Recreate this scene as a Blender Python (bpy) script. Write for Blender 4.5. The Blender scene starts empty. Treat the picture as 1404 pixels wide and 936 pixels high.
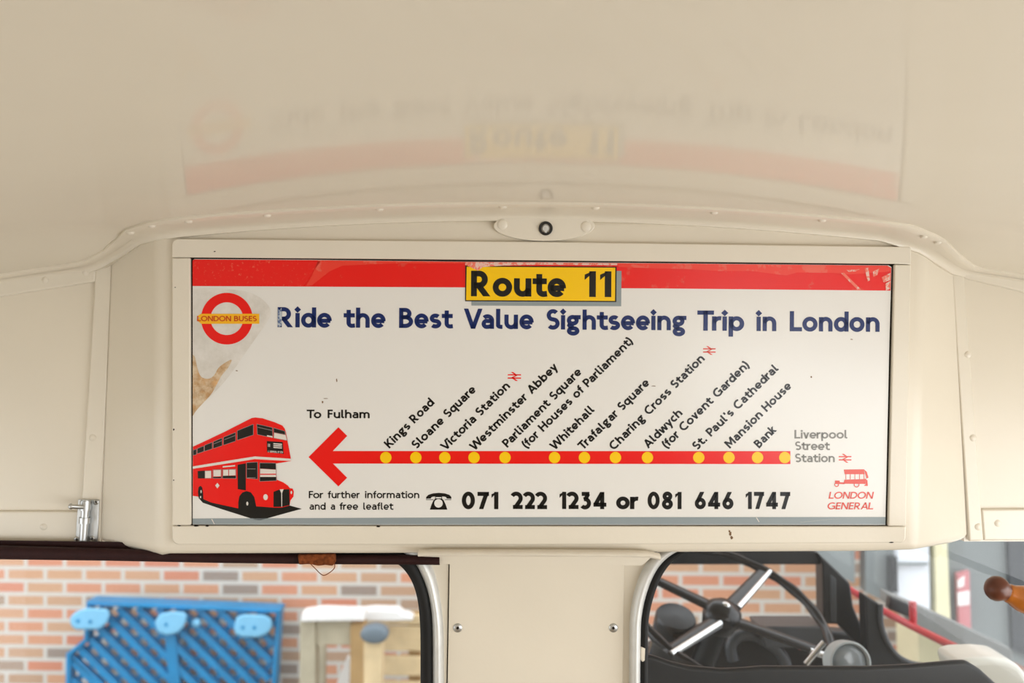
import bpy, math, random
from mathutils import Vector
random.seed(11)
scene = bpy.context.scene
col = scene.collection
PI = math.pi

# ------------------------------------------------------------------ camera, world, lights, exposure
CZ = 2.30                     # eye height above the ground outside (the saloon floor is at 0.62)
F = 1365.0                    # 35 mm lens on a 36 mm wide frame, in pixels of the 1404 px wide picture
cam_data = bpy.data.cameras.new('camera')
cam_data.lens = 35.0
cam_data.sensor_width = 36.0
cam_data.clip_start = 0.02
cam_data.dof.use_dof = True
cam_data.dof.focus_distance = 1.366
cam_data.dof.aperture_fstop = 4.0
cam = bpy.data.objects.new('camera', cam_data)
col.objects.link(cam)
cam.location = (0, 0, CZ)
cam.rotation_euler = (PI / 2, 0, 0)
scene.camera = cam

scene.view_settings.view_transform = 'Standard'
scene.view_settings.look = 'None'
scene.view_settings.exposure = 0.23
scene.view_settings.gamma = 1.0
scene.view_settings.use_curve_mapping = False

world = bpy.data.worlds.new('overcast_sky')
scene.world = world
world.use_nodes = True
wb = world.node_tree.nodes['Background']
wb.inputs[0].default_value = (0.93, 0.97, 1.0, 1)
wb.inputs[1].default_value = 2.15

def area_light(name, loc, rot, sx, sy, power, color):
    ld = bpy.data.lights.new(name, 'AREA')
    ld.shape = 'RECTANGLE'; ld.size = sx; ld.size_y = sy
    ld.energy = power; ld.color = color
    o = bpy.data.objects.new(name, ld); col.objects.link(o)
    o.location = loc; o.rotation_euler = rot
    return o
# daylight coming in through the saloon side windows
area_light('daylight_right', (1.16, -2.25, CZ - 0.475), (0, PI / 2, 0), 0.59, 3.4, 21, (0.97, 0.985, 1.0))
area_light('daylight_right_front', (1.16, 0.42, CZ - 0.475), (0, PI / 2, 0), 0.59, 1.5, 11, (0.98, 0.98, 0.97))
area_light('daylight_left', (-1.16, 0.25, CZ - 0.475), (0, -PI / 2, 0), 0.59, 1.9, 2.0, (0.97, 0.99, 1.0))

# ------------------------------------------------------------------ mesh helpers
def P(px, py, Y):
    """the point at depth Y that the pixel sees"""
    return Vector(((px - 702) / F * Y, Y, CZ - (py - 468) / F * Y))

TILT = math.tan(math.radians(2.1))     # the sign leans out a little at the top
NRM = Vector((0, -1, -TILT)).normalized()
def S(px, py, d=0.0):
    """a point on the leaning sign plane, d metres in front of it"""
    dx, dz = (px - 702) / F, -(py - 468) / F
    Y = (1.365 + TILT * (-0.068)) / (1 + TILT * dz)
    return Vector((dx * Y, Y, CZ + dz * Y)) + NRM * d

def world_origin(o):
    v = Vector((0, 0, 0))
    while o is not None:
        v = v + o.location
        o = o.parent
    return v

class MB:
    def __init__(s):
        s.v = []; s.f = []
    def poly(s, pts):
        b = len(s.v); s.v += [Vector(p) for p in pts]; s.f.append(list(range(b, b + len(pts))))
    def loft(s, rings, closed=True, cap=True):
        b = len(s.v); n = len(rings[0])
        for r in rings: s.v += [Vector(p) for p in r]
        for i in range(len(rings) - 1):
            for j in range(n if closed else n - 1):
                k = (j + 1) % n
                s.f.append([b + i * n + j, b + i * n + k, b + (i + 1) * n + k, b + (i + 1) * n + j])
        if cap and closed:
            s.f.append([b + j for j in range(n)][::-1])
            s.f.append([b + (len(rings) - 1) * n + j for j in range(n)])
    def prism(s, front, off):
        """front polygon (list of points) extruded by vector off"""
        off = Vector(off); s.loft([[Vector(p) for p in front], [Vector(p) + off for p in front]])
    def box(s, c, d):
        x, y, z = c; a, b, e = d[0] / 2, d[1] / 2, d[2] / 2
        s.prism([(x - a, y - b, z - e), (x + a, y - b, z - e), (x + a, y - b, z + e), (x - a, y - b, z + e)], (0, 2 * b, 0))
    def tube(s, pts, r, n=12, closed=False, cap=True):
        pts = [Vector(p) for p in pts]; rings = []
        m = len(pts)
        rr = r if isinstance(r, (list, tuple)) else [r] * m
        up = None
        for i, p in enumerate(pts):
            if closed: t = pts[(i + 1) % m] - pts[i - 1]
            else: t = pts[min(i + 1, m - 1)] - pts[max(i - 1, 0)]
            t.normalize()
            if up is None:
                up = t.cross(Vector((0, 0, 1)))
                if up.length < 0.1: up = t.cross(Vector((1, 0, 0)))
            up = (up - t * up.dot(t)).normalized()
            w = t.cross(up)
            rings.append([p + (up * math.cos(2 * PI * k / n) + w * math.sin(2 * PI * k / n)) * rr[i] for k in range(n)])
        if closed: rings.append(rings[0])
        s.loft(rings, cap=cap and not closed)
    def lathe(s, base, axis, prof, n=28):
        """prof: list of (distance along axis, radius)"""
        base = Vector(base); ax = Vector(axis).normalized()
        u = ax.cross(Vector((0, 0, 1)))
        if u.length < 0.05: u = ax.cross(Vector((1, 0, 0)))
        u.normalize(); w = ax.cross(u)
        s.loft([[base + ax * h + (u * math.cos(2 * PI * k / n) + w * math.sin(2 * PI * k / n)) * max(r, 1e-5) for k in range(n)] for h, r in prof])
    def build(s, name, mat, parent=None, smooth=False, bevel=0, seg=2, label=None, origin=None):
        me = bpy.data.meshes.new(name)
        if origin is None:
            if parent is not None: origin = world_origin(parent)
            else:
                lo = [min(v[i] for v in s.v) for i in range(3)]; hi = [max(v[i] for v in s.v) for i in range(3)]
                origin = Vector([(a + b) / 2 for a, b in zip(lo, hi)])
        me.from_pydata([tuple(v - origin) for v in s.v], [], s.f)
        me.validate(); me.update()
        import bmesh
        bm = bmesh.new(); bm.from_mesh(me)
        bmesh.ops.remove_doubles(bm, verts=bm.verts, dist=1e-6) if smooth or bevel else None
        if len(bm.faces) and not getattr(s, 'flat', False): bmesh.ops.recalc_face_normals(bm, faces=bm.faces)
        bm.to_mesh(me); bm.free()
        if smooth:
            me.polygons.foreach_set('use_smooth', [True] * len(me.polygons))
            me.set_sharp_from_angle(angle=math.radians(40))
        me.materials.append(mat)
        o = bpy.data.objects.new(name, me); col.objects.link(o)
        if parent is not None: o.parent = parent
        else: o.location = origin
        if bevel:
            m = o.modifiers.new('bevel', 'BEVEL'); m.width = bevel; m.segments = seg; m.limit_method = 'ANGLE'; m.angle_limit = math.radians(25)
            me.polygons.foreach_set('use_smooth', [True] * len(me.polygons)); me.set_sharp_from_angle(angle=math.radians(60))
        if label: o['label'] = label
        return o

def tag(o, label, cat, group=None, kind=None):
    o['label'] = label; o['category'] = cat
    if group: o['group'] = group
    if kind: o['kind'] = kind
    return o
def thing(name, label, cat, loc, group=None, kind=None):
    o = bpy.data.objects.new(name, None); col.objects.link(o)
    o.location = loc; o.empty_display_size = 0.05
    return tag(o, label, cat, group, kind)

# ------------------------------------------------------------------ materials
def rgb(r, g, b):
    f = lambda c: (c / 255 / 12.92) if c / 255 <= 0.04045 else ((c / 255 + 0.055) / 1.055) ** 2.4
    return (f(r), f(g), f(b), 1)
class NT:
    def __init__(s, m): s.t = m.node_tree; s.n = s.t.nodes; s.l = s.t.links
    def new(s, kind, **kw):
        n = s.n.new(kind)
        for k, v in kw.items(): setattr(n, k, v)
        return n
    def set(s, n, i, v):
        if hasattr(v, 'is_output'): s.l.new(v, n.inputs[i])
        else: n.inputs[i].default_value = v
    def math(s, op, a, b=0.0, c=None):
        n = s.new('ShaderNodeMath', operation=op); s.set(n, 0, a); s.set(n, 1, b)
        if c is not None: s.set(n, 2, c)
        return n.outputs[0]
    def noise(s, vec, scale, detail=3, rough=0.5):
        n = s.new('ShaderNodeTexNoise'); s.set(n, 'Vector', vec); n.inputs['Scale'].default_value = scale
        n.inputs['Detail'].default_value = detail; n.inputs['Roughness'].default_value = rough
        return n.outputs[0]
    def ramp(s, f, stops):
        n = s.new('ShaderNodeValToRGB'); s.l.new(f, n.inputs[0])
        e = n.color_ramp.elements
        while len(e) < len(stops): e.new(0.5)
        for x, (p, c) in zip(e, stops): x.position = p; x.color = c
        return n.outputs[0]
    def mix(s, f, a, b):
        n = s.new('ShaderNodeMix', data_type='RGBA'); s.set(n, 0, f); s.set(n, 6, a); s.set(n, 7, b)
        return n.outputs[2]
    def geo(s): return s.new('ShaderNodeNewGeometry').outputs['Position']
def mat(name, base, rough=0.5, spec=0.5, metal=0.0, coat=0.0, var=0.0, vscale=8.0, bump=0.0, bscale=200.0, worn=None):
    """principled paint/metal/rubber with a slow procedural mottle, optional fine bump and worn patches (colour, amount, scale)"""
    m = bpy.data.materials.new(name); m.use_nodes = True
    t = NT(m); b = t.n['Principled BSDF']
    b.inputs['Roughness'].default_value = rough; b.inputs['Specular IOR Level'].default_value = spec
    b.inputs['Metallic'].default_value = metal; b.inputs['Coat Weight'].default_value = coat
    b.inputs['Coat Roughness'].default_value = 0.08
    c = None; g = t.geo()
    if var:
        f = t.noise(g, vscale, 4)
        lo = tuple(x * (1 - var) for x in base[:3]) + (1,); hi = tuple(min(1, x * (1 + var)) for x in base[:3]) + (1,)
        c = t.ramp(f, [(0.3, lo), (0.7, hi)])
    if worn:
        f = t.noise(g, worn[2], 6, 0.65)
        k = t.ramp(f, [(1 - worn[1], (0, 0, 0, 1)), (min(1, 1 - worn[1] + (worn[3] if len(worn) > 3 else 0.04)), (1, 1, 1, 1))])
        c = t.mix(k, c if c is not None else base, worn[0])
    if c is not None: t.l.new(c, b.inputs['Base Color'])
    else: b.inputs['Base Color'].default_value = base
    if bump:
        bn = t.new('ShaderNodeBump'); bn.inputs['Strength'].default_value = bump; bn.inputs['Distance'].default_value = 0.002
        t.l.new(t.noise(g, bscale, 3), bn.inputs['Height']); t.l.new(bn.outputs[0], b.inputs['Normal'])
    return m
M = {}
CREAM = (0.77, 0.705, 0.59, 1)
M['cream'] = mat('cream_gloss_paint', CREAM, 0.30, 0.45, var=0.025, vscale=5, bump=0.10, bscale=90)
M['cream_ceiling'] = mat('cream_ceiling_paint', (0.77, 0.71, 0.60, 1), 0.06, 0.010, var=0.02, vscale=3)
M['cream_rail'] = mat('cream_rail_paint', (0.78, 0.72, 0.61, 1), 0.28, 0.45, var=0.02, vscale=9, bump=0.10, bscale=120)
M['chip'] = mat('bare_brown_chip', rgb(120, 90, 60), 0.8)
M['rust'] = mat('rusty_steel', rgb(120, 62, 30), 0.9, 0.2, var=0.5, vscale=160, bump=0.6, bscale=400)
M['gap'] = mat('dark_gap', rgb(38, 32, 26), 0.9, 0.1, var=0.3, vscale=200)
M['steel'] = mat('bright_steel', (0.55, 0.56, 0.56, 1), 0.38, 0.5, metal=1.0, var=0.06, vscale=60)
M['alloy'] = mat('brushed_alloy', (0.66, 0.66, 0.64, 1), 0.42, 0.5, metal=0.35, var=0.06, vscale=40)
M['rubber'] = mat('black_rubber', rgb(22, 22, 22), 0.55, 0.3, var=0.2, vscale=30)
M['maroon'] = mat('maroon_blind_cloth', rgb(40, 11, 11), 0.7, 0.3, var=0.15, vscale=60, bump=0.3, bscale=500)
M['black'] = mat('cab_black', rgb(20, 23, 26), 0.4, 0.4, var=0.2, vscale=15)
M['blackplastic'] = mat('black_bakelite', rgb(22, 22, 24), 0.25, 0.5, var=0.15, vscale=20)
M['darkgrey'] = mat('dark_grey_paint', rgb(62, 66, 70), 0.4, 0.5, var=0.15, vscale=12)
M['grey'] = mat('mid_grey_paint', rgb(122, 124, 122), 0.5, 0.4, var=0.06, vscale=4)
M['chrome'] = mat('chrome', (0.78, 0.80, 0.80, 1), 0.15, 0.5, metal=0.9)
M['wood_ball'] = mat('dark_stained_wood', rgb(92, 50, 34), 0.35, 0.4, var=0.15, vscale=70)
M['wood_amber'] = mat('amber_varnished_wood', rgb(172, 98, 28), 0.30, 0.5, coat=0.3, var=0.12, vscale=60)
M['red_rail'] = mat('red_gloss_paint', rgb(190, 50, 58), 0.3, 0.5, var=0.1, vscale=10)
M['blue'] = mat('blue_plastic', rgb(4, 126, 180), 0.4, 0.4, var=0.12, vscale=9)
M['blue_pale'] = mat('pale_blue_plastic', rgb(120, 186, 222), 0.4, 0.4, var=0.05, vscale=9)
M['timber'] = mat('pale_sawn_timber', rgb(214, 192, 152), 0.8, 0.2, var=0.1, vscale=14)
M['timber_grey'] = mat('weathered_timber', rgb(176, 168, 146), 0.85, 0.2, var=0.12, vscale=10)
M['timber_dark'] = mat('damp_timber', rgb(170, 140, 96), 0.85, 0.2, var=0.12, vscale=10)  # darker tan timber for an upright and the bearers
M['white_foam'] = mat('white_board', rgb(236, 236, 234), 0.6, 0.3, var=0.03, vscale=6)
M['capgrey'] = mat('slate_grey_cap', rgb(104, 118, 128), 0.5, 0.4, var=0.05)
M['concrete'] = mat('grey_concrete', rgb(140, 138, 132), 0.9, 0.2, var=0.1, vscale=2)
M['floor'] = mat('ribbed_saloon_floor', rgb(150, 132, 108), 0.7, 0.3, var=0.1, vscale=6)
M['whitewin'] = mat('white_window_board', rgb(222, 226, 232), 0.4, 0.4, var=0.02)
M['paleyellow'] = mat('pale_yellow_render', rgb(226, 220, 186), 0.8, 0.2, var=0.05)
M['greywall'] = mat('grey_sheet_wall', rgb(128, 134, 134), 0.6, 0.3, var=0.06, vscale=2)
M['silver'] = mat('cream_white_gloss', rgb(226, 226, 216), 0.25, 0.5, var=0.04)
M['redsign'] = mat('red_sign_board', rgb(196, 128, 132), 0.5, 0.4)
M['dialglass'] = mat('dial_glass', rgb(128, 136, 140), 0.15, 0.5, var=0.2, vscale=30)
M['dialring'] = mat('dial_ring', rgb(176, 184, 186), 0.3, 0.5)

def brick_material():
    m = bpy.data.materials.new('stretcher_bond_brick'); m.use_nodes = True
    t = NT(m); b = t.n['Principled BSDF']
    b.inputs['Roughness'].default_value = 0.85; b.inputs['Specular IOR Level'].default_value = 0.2
    tc = t.new('ShaderNodeTexCoord'); sp = t.new('ShaderNodeSeparateXYZ'); t.l.new(tc.outputs['Object'], sp.inputs[0])
    v = t.math('DIVIDE', sp.outputs[2], 0.0765); row = t.math('FLOOR', v); fv = t.math('SUBTRACT', v, row)
    sh = t.math('MULTIPLY', t.math('FLOORED_MODULO', row, 2.0), 0.5)
    u = t.math('ADD', t.math('DIVIDE', sp.outputs[0], 0.231), sh); cl = t.math('FLOOR', u); fu = t.math('SUBTRACT', u, cl)
    mu = t.math('GREATER_THAN', t.math('ABSOLUTE', t.math('SUBTRACT', fu, 0.5)), 0.452)
    mv = t.math('GREATER_THAN', t.math('ABSOLUTE', t.math('SUBTRACT', fv, 0.5)), 0.355)
    mort = t.math('MAXIMUM', mu, mv)
    cv = t.new('ShaderNodeCombineXYZ'); t.l.new(cl, cv.inputs[0]); t.l.new(row, cv.inputs[1])
    wn = t.new('ShaderNodeTexWhiteNoise', noise_dimensions='2D'); t.l.new(cv.outputs[0], wn.inputs['Vector'])
    c = t.ramp(wn.outputs[0], [(0.0, rgb(204, 132, 108)), (0.22, rgb(210, 146, 118)), (0.45, rgb(208, 154, 122)), (0.66, rgb(202, 162, 130)), (0.84, rgb(180, 154, 130)), (0.95, rgb(146, 138, 130))])
    t.n[-1].color_ramp.interpolation = 'CONSTANT' if False else 'LINEAR'
    g = t.noise(tc.outputs['Object'], 30, 4)
    c = t.mix(t.math('MULTIPLY', g, 0.35), c, rgb(170, 125, 100))
    c = t.mix(mort, c, rgb(202, 198, 190))
    t.l.new(c, b.inputs['Base Color'])
    bn = t.new('ShaderNodeBump'); bn.inputs['Strength'].default_value = 0.5; bn.inputs['Distance'].default_value = 0.006
    t.l.new(t.math('SUBTRACT', 1.0, mort), bn.inputs['Height']); t.l.new(bn.outputs[0], b.inputs['Normal'])
    return m
M['brick'] = brick_material()

def glass_material(name, haze):
    m = bpy.data.materials.new(name); m.use_nodes = True
    t = NT(m); t.n.remove(t.n['Principled BSDF']); out = t.n['Material Output']
    tr = t.new('ShaderNodeBsdfTransparent'); gl = t.new('ShaderNodeBsdfGlossy'); gl.inputs['Roughness'].default_value = 0.02
    df = t.new('ShaderNodeBsdfDiffuse'); df.inputs[0].default_value = (0.8, 0.82, 0.84, 1)
    fr = t.new('ShaderNodeFresnel'); fr.inputs[0].default_value = 1.3
    mx = t.new('ShaderNodeMixShader'); t.l.new(fr.outputs[0], mx.inputs[0]); t.l.new(tr.outputs[0], mx.inputs[1]); t.l.new(gl.outputs[0], mx.inputs[2])
    dust = t.noise(t.geo(), 900, 2); k = t.ramp(dust, [(0.70, (haze, haze, haze, 1)), (0.78, (0.16, 0.16, 0.16, 1))])
    m2 = t.new('ShaderNodeMixShader'); t.l.new(k, m2.inputs[0]); t.l.new(mx.outputs[0], m2.inputs[1]); t.l.new(df.outputs[0], m2.inputs[2])
    t.l.new(m2.outputs[0], out.inputs[0])
    return m
M['glass'] = glass_material('dusty_window_glass', 0.03)
M['glass_cab'] = glass_material('dusty_cab_glass', 0.02)

# ------------------------------------------------------------------ stroke lettering (humanist sans with diamond dots)
def arc(cx, cy, rx, ry, a0, a1, n=None):
    n = n or max(4, int(abs(a1 - a0) / 9))
    return [(cx + rx * math.cos(math.radians(a0 + (a1 - a0) * i / n)), cy + ry * math.sin(math.radians(a0 + (a1 - a0) * i / n))) for i in range(n + 1)]
XH = 0.715
def glyph(ch, t):
    """-> (list of (points, closed, clip_lo, clip_hi)), polygons, width; cap height 1, stroke t"""
    h = t / 2; st = []; pg = []
    def L(p, lo=None, hi=None, closed=False): st.append((p, closed, lo, hi))
    x = XH; ov = 0.012
    def stem(px, a=0.0, b=1.0): L([(px, a), (px, b)])
    def ell(cx, cy, rx, ry): L(arc(cx, cy, rx, ry, 0, 360, 40)[:-1], closed=True)
    def arch(x0, x1, y0=0.0):
        r = (x1 - x0) / 2; ry = min(r * 1.02, 0.26); L(arc((x0 + x1) / 2, x - h + ov - ry, r, ry, 180, 0) + [(x1, y0)])
    def diag(p, q, lo=0.0, hi=1.0):
        dx, dy = q[0] - p[0], q[1] - p[1]; n = math.hypot(dx, dy); e = 0.3
        L([(p[0] - dx / n * e, p[1] - dy / n * e), (q[0] + dx / n * e, q[1] + dy / n * e)], lo, hi)
    def escurve(w, H):
        rx = w / 2 - h; r = (H - t + 2 * ov) / 4; cx = w / 2
        up = arc(cx, H - h + ov - r, rx * 0.93, r, 38, 245); lo = arc(cx, h - ov + r, rx, r, 65, -142)
        L(up + lo)
    w = 0.5
    if ch == 'i': w = t; stem(h, 0, x); d = 0.80 * t; pg.append([(h, 0.885 - d), (h + d, 0.885), (h, 0.885 + d), (h - d, 0.885)])
    elif ch == 'l': w = t + 0.11; L([(h, 1.0), (h, 0.22)] + arc(h + 0.16, 0.18, 0.16, 0.18 - h, 180, 268)[1:] + [(w, h)])
    elif ch == 'n': w = 0.67; stem(h, 0, x); arch(h, w - h)
    elif ch == 'm': w = 1.04; stem(h, 0, x); arch(h, w / 2); arch(w / 2, w - h)
    elif ch == 'h': w = 0.665; stem(h); arch(h, w - h)
    elif ch == 'u':
        w = 0.665; stem(w - h, 0, x); r = w / 2 - h; ry = min(r * 1.02, 0.26); L([(h, x)] + arc(w / 2, h - ov + ry, r, ry, 180, 360))
    elif ch == 'o': w = 0.74; ell(w / 2, x / 2, w / 2 - h, x / 2 - h + ov)
    elif ch in 'bp': w = 0.72; ell(w / 2 + 0.01, x / 2, w / 2 - h - 0.01, x / 2 - h + ov); stem(h, 0 if ch == 'b' else -0.29, 1.0 if ch == 'b' else x)
    elif ch in 'dq': w = 0.72; ell(w / 2 - 0.01, x / 2, w / 2 - h - 0.01, x / 2 - h + ov); stem(w - h, 0 if ch == 'd' else -0.29, 1.0 if ch == 'd' else x)
    elif ch == 'e':
        w = 0.70; cx = w / 2; rx, ry = w / 2 - h, x / 2 - h + ov
        L(arc(cx, x / 2, rx, ry, -6, 318)); L([(h, x * 0.47), (w - h * 0.6, x * 0.47)])
    elif ch == 'c': w = 0.58; L(arc(x / 2 + 0.01, x / 2, x / 2 - h + 0.01, x / 2 - h + ov, 55, 305))
    elif ch == 'a':
        w = 0.61; r = 0.20
        L(arc(w - h - r - 0.02, x - h + ov - 0.21, r + 0.02, 0.21, 140, 0) + [(w - h, 0)])
        yt = 0.43; L([(w - h, yt - h * 0.4), (0.30, yt - h * 0.4)] + arc(h + 0.15, (yt - h * 0.4 + h) / 2, 0.15, (yt - h * 0.4 - h) / 2 + ov / 2, 90, 270) + [(0.34, h), (w - h, 0.5 * h + 0.10)])
    elif ch == 'g':
        w = 0.68; r = 0.255 - h * 0.9
        ell(0.29, x - h - r + ov, r + 0.03, r); L([(0.30, x - h * 0.95), (w, x - h * 0.95)])
        L([(0.15, 0.30), (0.115, 0.21), (0.17, 0.14), (0.33, 0.115)])
        ell(0.31, -0.065, 0.31 - h, 0.235 - h)
    elif ch == 'f': w = 0.43; r = 0.17; L([(0.12 + h, 0), (0.12 + h, 1 - h - r)] + arc(0.12 + h + r, 1 - h - r + ov, r, r, 180, 75)); L([(0, x - h), (w - 0.01, x - h)])
    elif ch == 't':
        w = 0.55; r = 0.16; L([(0.14 + h, 0.885), (0.14 + h, h + r)] + arc(0.14 + h + r, h + r - ov, r, r, 180, 275) + [(w, h * 1.05)]); L([(0, x - h), (w - 0.01, x - h)])
    elif ch == 'r': w = 0.44; stem(h, 0, x); ry = 0.24; L(arc(h + 0.27, x - h + ov - ry, 0.27, ry, 180, 78))
    elif ch == 's': w = 0.585; escurve(w, x)
    elif ch == 'k': w = 0.62; stem(h); diag((h, 0.27), (0.49, x), 0, x); diag((0.22, 0.44), (w - h * 1.2, 0), 0, 0.5) if False else L([(0.19, 0.40), (w + 0.05 - h, -0.12)], 0, 1)
    elif ch == 'v': w = 0.64; e = h * 1.08; diag((e, x), (w / 2, e * 0.4), 0, x); diag((w - e, x), (w / 2, e * 0.4), 0, x)
    elif ch == 'w':
        w = 0.98; e = h * 1.08; a = w * 0.27
        diag((e, x), (a, 0), 0, x); diag((w / 2, x), (a, 0), 0, x); diag((w / 2, x), (w - a, 0), 0, x); diag((w - e, x), (w - a, 0), 0, x)
    elif ch == 'y': w = 0.64; e = h * 1.08; L([(e - 0.12, x + 0.26), (w / 2, e * 0.5)], -0.3, x); L([(w - e + 0.13, x + 0.3), (w / 2 - 0.12, -0.28), (w / 2 - 0.2, -0.5)], -0.29, x)
    elif ch == 'R':
        w = 0.76; r = (0.56 - t) / 2; y1, y2 = 1 - h, 0.43; L([(h, y2), (0.30, y2)] + arc(0.31, (y1 + y2) / 2, 0.64 - h - 0.31, (y1 - y2) / 2, -90, 90) + [(h, y1)]); stem(h); L([(0.25, y2 + 0.05), (w - h * 1.2 + 0.14, -0.22)], 0, 0.9)
    elif ch == 'P': w = 0.65; y1, y2 = 1 - h, 0.42; L([(h, y2), (0.30, y2)] + arc(0.30, (y1 + y2) / 2, w - h - 0.30, (y1 - y2) / 2, -90, 90) + [(h, y1)]); stem(h)
    elif ch == 'B':
        w = 0.69; y1, y2 = 1 - h, 0.535; stem(h)
        L([(h, y2), (0.28, y2)] + arc(0.30, (y1 + y2) / 2, 0.61 - h - 0.30, (y1 - y2) / 2, -90, 90) + [(h, y1)])
        L([(h, h), (0.28, h)] + arc(0.30, (h + y2) / 2, w - h - 0.30, (y2 - h) / 2, -90, 90) + [(h, y2)])
    elif ch == 'D': w = 0.84; L([(h, h), (0.32, h)] + arc(0.34, 0.5, w - h - 0.34, 0.5 - h, -90, 90) + [(h, 1 - h)]); stem(h)
    elif ch == 'V': w = 0.92; e = h * 1.1; diag((e, 1), (w / 2, e * 0.2)); diag((w - e, 1), (w / 2, e * 0.2))
    elif ch == 'A': w = 0.88; e = h * 1.1; diag((e, 0), (w / 2, 1 - e * 0.2)); diag((w - e, 0), (w / 2, 1 - e * 0.2)); L([(0.2, 0.30), (w - 0.2, 0.30)])
    elif ch == 'W':
        w = 1.32; e = h * 1.1; a = w * 0.27
        for p, q in (((e, 1), (a, 0)), ((w / 2, 1), (a, 0)), ((w / 2, 1), (w - a, 0)), ((w - e, 1), (w - a, 0))): diag(p, q)
    elif ch == 'M': w = 0.96; stem(h); stem(w - h); L([(h - 0.08, 1.13), (w / 2, 0.30), (w - h + 0.08, 1.13)], 0, 1)
    elif ch == 'N': w = 0.82; stem(h); stem(w - h); diag((h * 1.2, 1), (w - h * 1.2, 0))
    elif ch == 'T': w = 0.77; stem(w / 2); L([(0, 1 - h), (w, 1 - h)])
    elif ch == 'L': w = 0.60; L([(h, 1), (h, h), (w, h)])
    elif ch == 'E': w = 0.54; stem(h); [L([(0, y), (w - (0.04 if 0.3 < y < 0.7 else 0), y)]) for y in (h, 0.52, 1 - h)]
    elif ch == 'F': w = 0.52; stem(h); [L([(0, y), (w - (0.04 if y < 0.7 else 0), y)]) for y in (0.52, 1 - h)]
    elif ch == 'H': w = 0.80; stem(h); stem(w - h); L([(h, 0.52), (w - h, 0.52)])
    elif ch == 'K': w = 0.76; stem(h); L([(h, 0.36), (w - h * 1.3 + 0.12, 1.16)], 0, 1); L([(0.26, 0.58), (w - h + 0.10, -0.16)], 0, 1)
    elif ch == 'U': w = 0.78; r = w / 2 - h; L([(h, 1), (h, h + r)] + arc(w / 2, h + r - ov, r, r, 180, 360)[1:-1] + [(w - h, h + r), (w - h, 1)])
    elif ch == 'O': w = 1.0; ell(w / 2, 0.5, w / 2 - h + ov, 0.5 - h + ov)
    elif ch == 'C': w = 0.84; L(arc(0.5, 0.5, 0.5 - h + ov, 0.5 - h + ov, 52, 308))
    elif ch == 'G': w = 0.92; L(arc(0.5, 0.5, 0.5 - h + ov, 0.5 - h + ov, 50, 325)); L([(w - h, 0.06), (w - h, 0.46), (0.54, 0.46)])
    elif ch == 'S': w = 0.66; escurve(w, 1.0)
    elif ch == '0': w = 0.73; ell(w / 2, 0.5, w / 2 - h, 0.5 - h + ov)
    elif ch == '1': w = 0.385; stem(w - h); pg.append([(w - h, 1.0), (0.0, 0.865), (0.0, 0.865 - t * 0.92), (w - t, 0.865 - t * 0.22)])
    elif ch == '7': w = 0.64; L([(0, 1 - h), (w, 1 - h)]); L([(w - h * 1.25 + 0.08, 1.15), (0.12 + h - 0.08, -0.16)], 0, 0.999)
    elif ch == '2': w = 0.57; r = 0.265; L(arc(w - h - r, 1 - h - r + ov, r, r, 150, -32) + [(0.10 + h * 0.3, h * 0.8)]); L([(0, h), (w, h)])
    elif ch == '3': w = 0.58; r = 0.30 - h * 0.6; L([(0.04, 1 - h), (w - h * 0.8, 1 - h)]); L([(w - h * 1.4, 1 - h), (0.27, 0.60)]); L(arc(w - h - r, h + r - ov, r, r + 0.01, 110, -140))
    elif ch == '4': w = 0.745; stem(w - 0.12 - h); L([(0.0, 0.26), (w, 0.26)]); L([(h * 0.9, 0.26), (w - 0.12 - h, 1.0 - h * 0.2)], 0.26 - h, 1.0)
    elif ch == '6': w = 0.68; r = 0.325 - h + ov; ell(w / 2, 0.325, w / 2 - h, r); L([(h * 1.35, 0.42), (0.50, 1.10)], 0.30, 1.0)
    elif ch == '8': w = 0.66; ell(w / 2, 0.745, 0.295 - h, 0.265 - h + ov); ell(w / 2, 0.29, w / 2 - h, 0.30 - h + ov)
    elif ch == '(': w = 0.30; L(arc(0.75, 0.42, 0.75 - h, 0.86, 137, 223), -0.2, 1.02)
    elif ch == ')': w = 0.30; L(arc(w - 0.75, 0.42, 0.75 - h, 0.86, 43, -43), -0.2, 1.02)
    elif ch == "'": w = t; L([(h, 0.70), (h, 1.0)])
    elif ch == '.': w = t * 1.1; L([(w / 2, 0), (w / 2, t * 1.1)])
    return st, pg, w
ROUND = set('oceCGOQSsdqUD0368'); DIAG = set('vwyVWAkKT7(4rft)L')
def sidebear(ch):
    if ch.isdigit(): return 0.072
    if ch in ROUND: return 0.022
    if ch in DIAG: return 0.0
    if ch in 'bp': return 0.035
    return 0.047
def clip_y(poly, lim, keep_above):
    out = []
    for i in range(len(poly)):
        a, b = poly[i], poly[(i + 1) % len(poly)]
        ia = (a[1] >= lim) if keep_above else (a[1] <= lim); ib = (b[1] >= lim) if keep_above else (b[1] <= lim)
        if ia: out.append(a)
        if ia != ib:
            k = (lim - a[1]) / (b[1] - a[1]); out.append((a[0] + (b[0] - a[0]) * k, lim))
    return out
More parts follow.
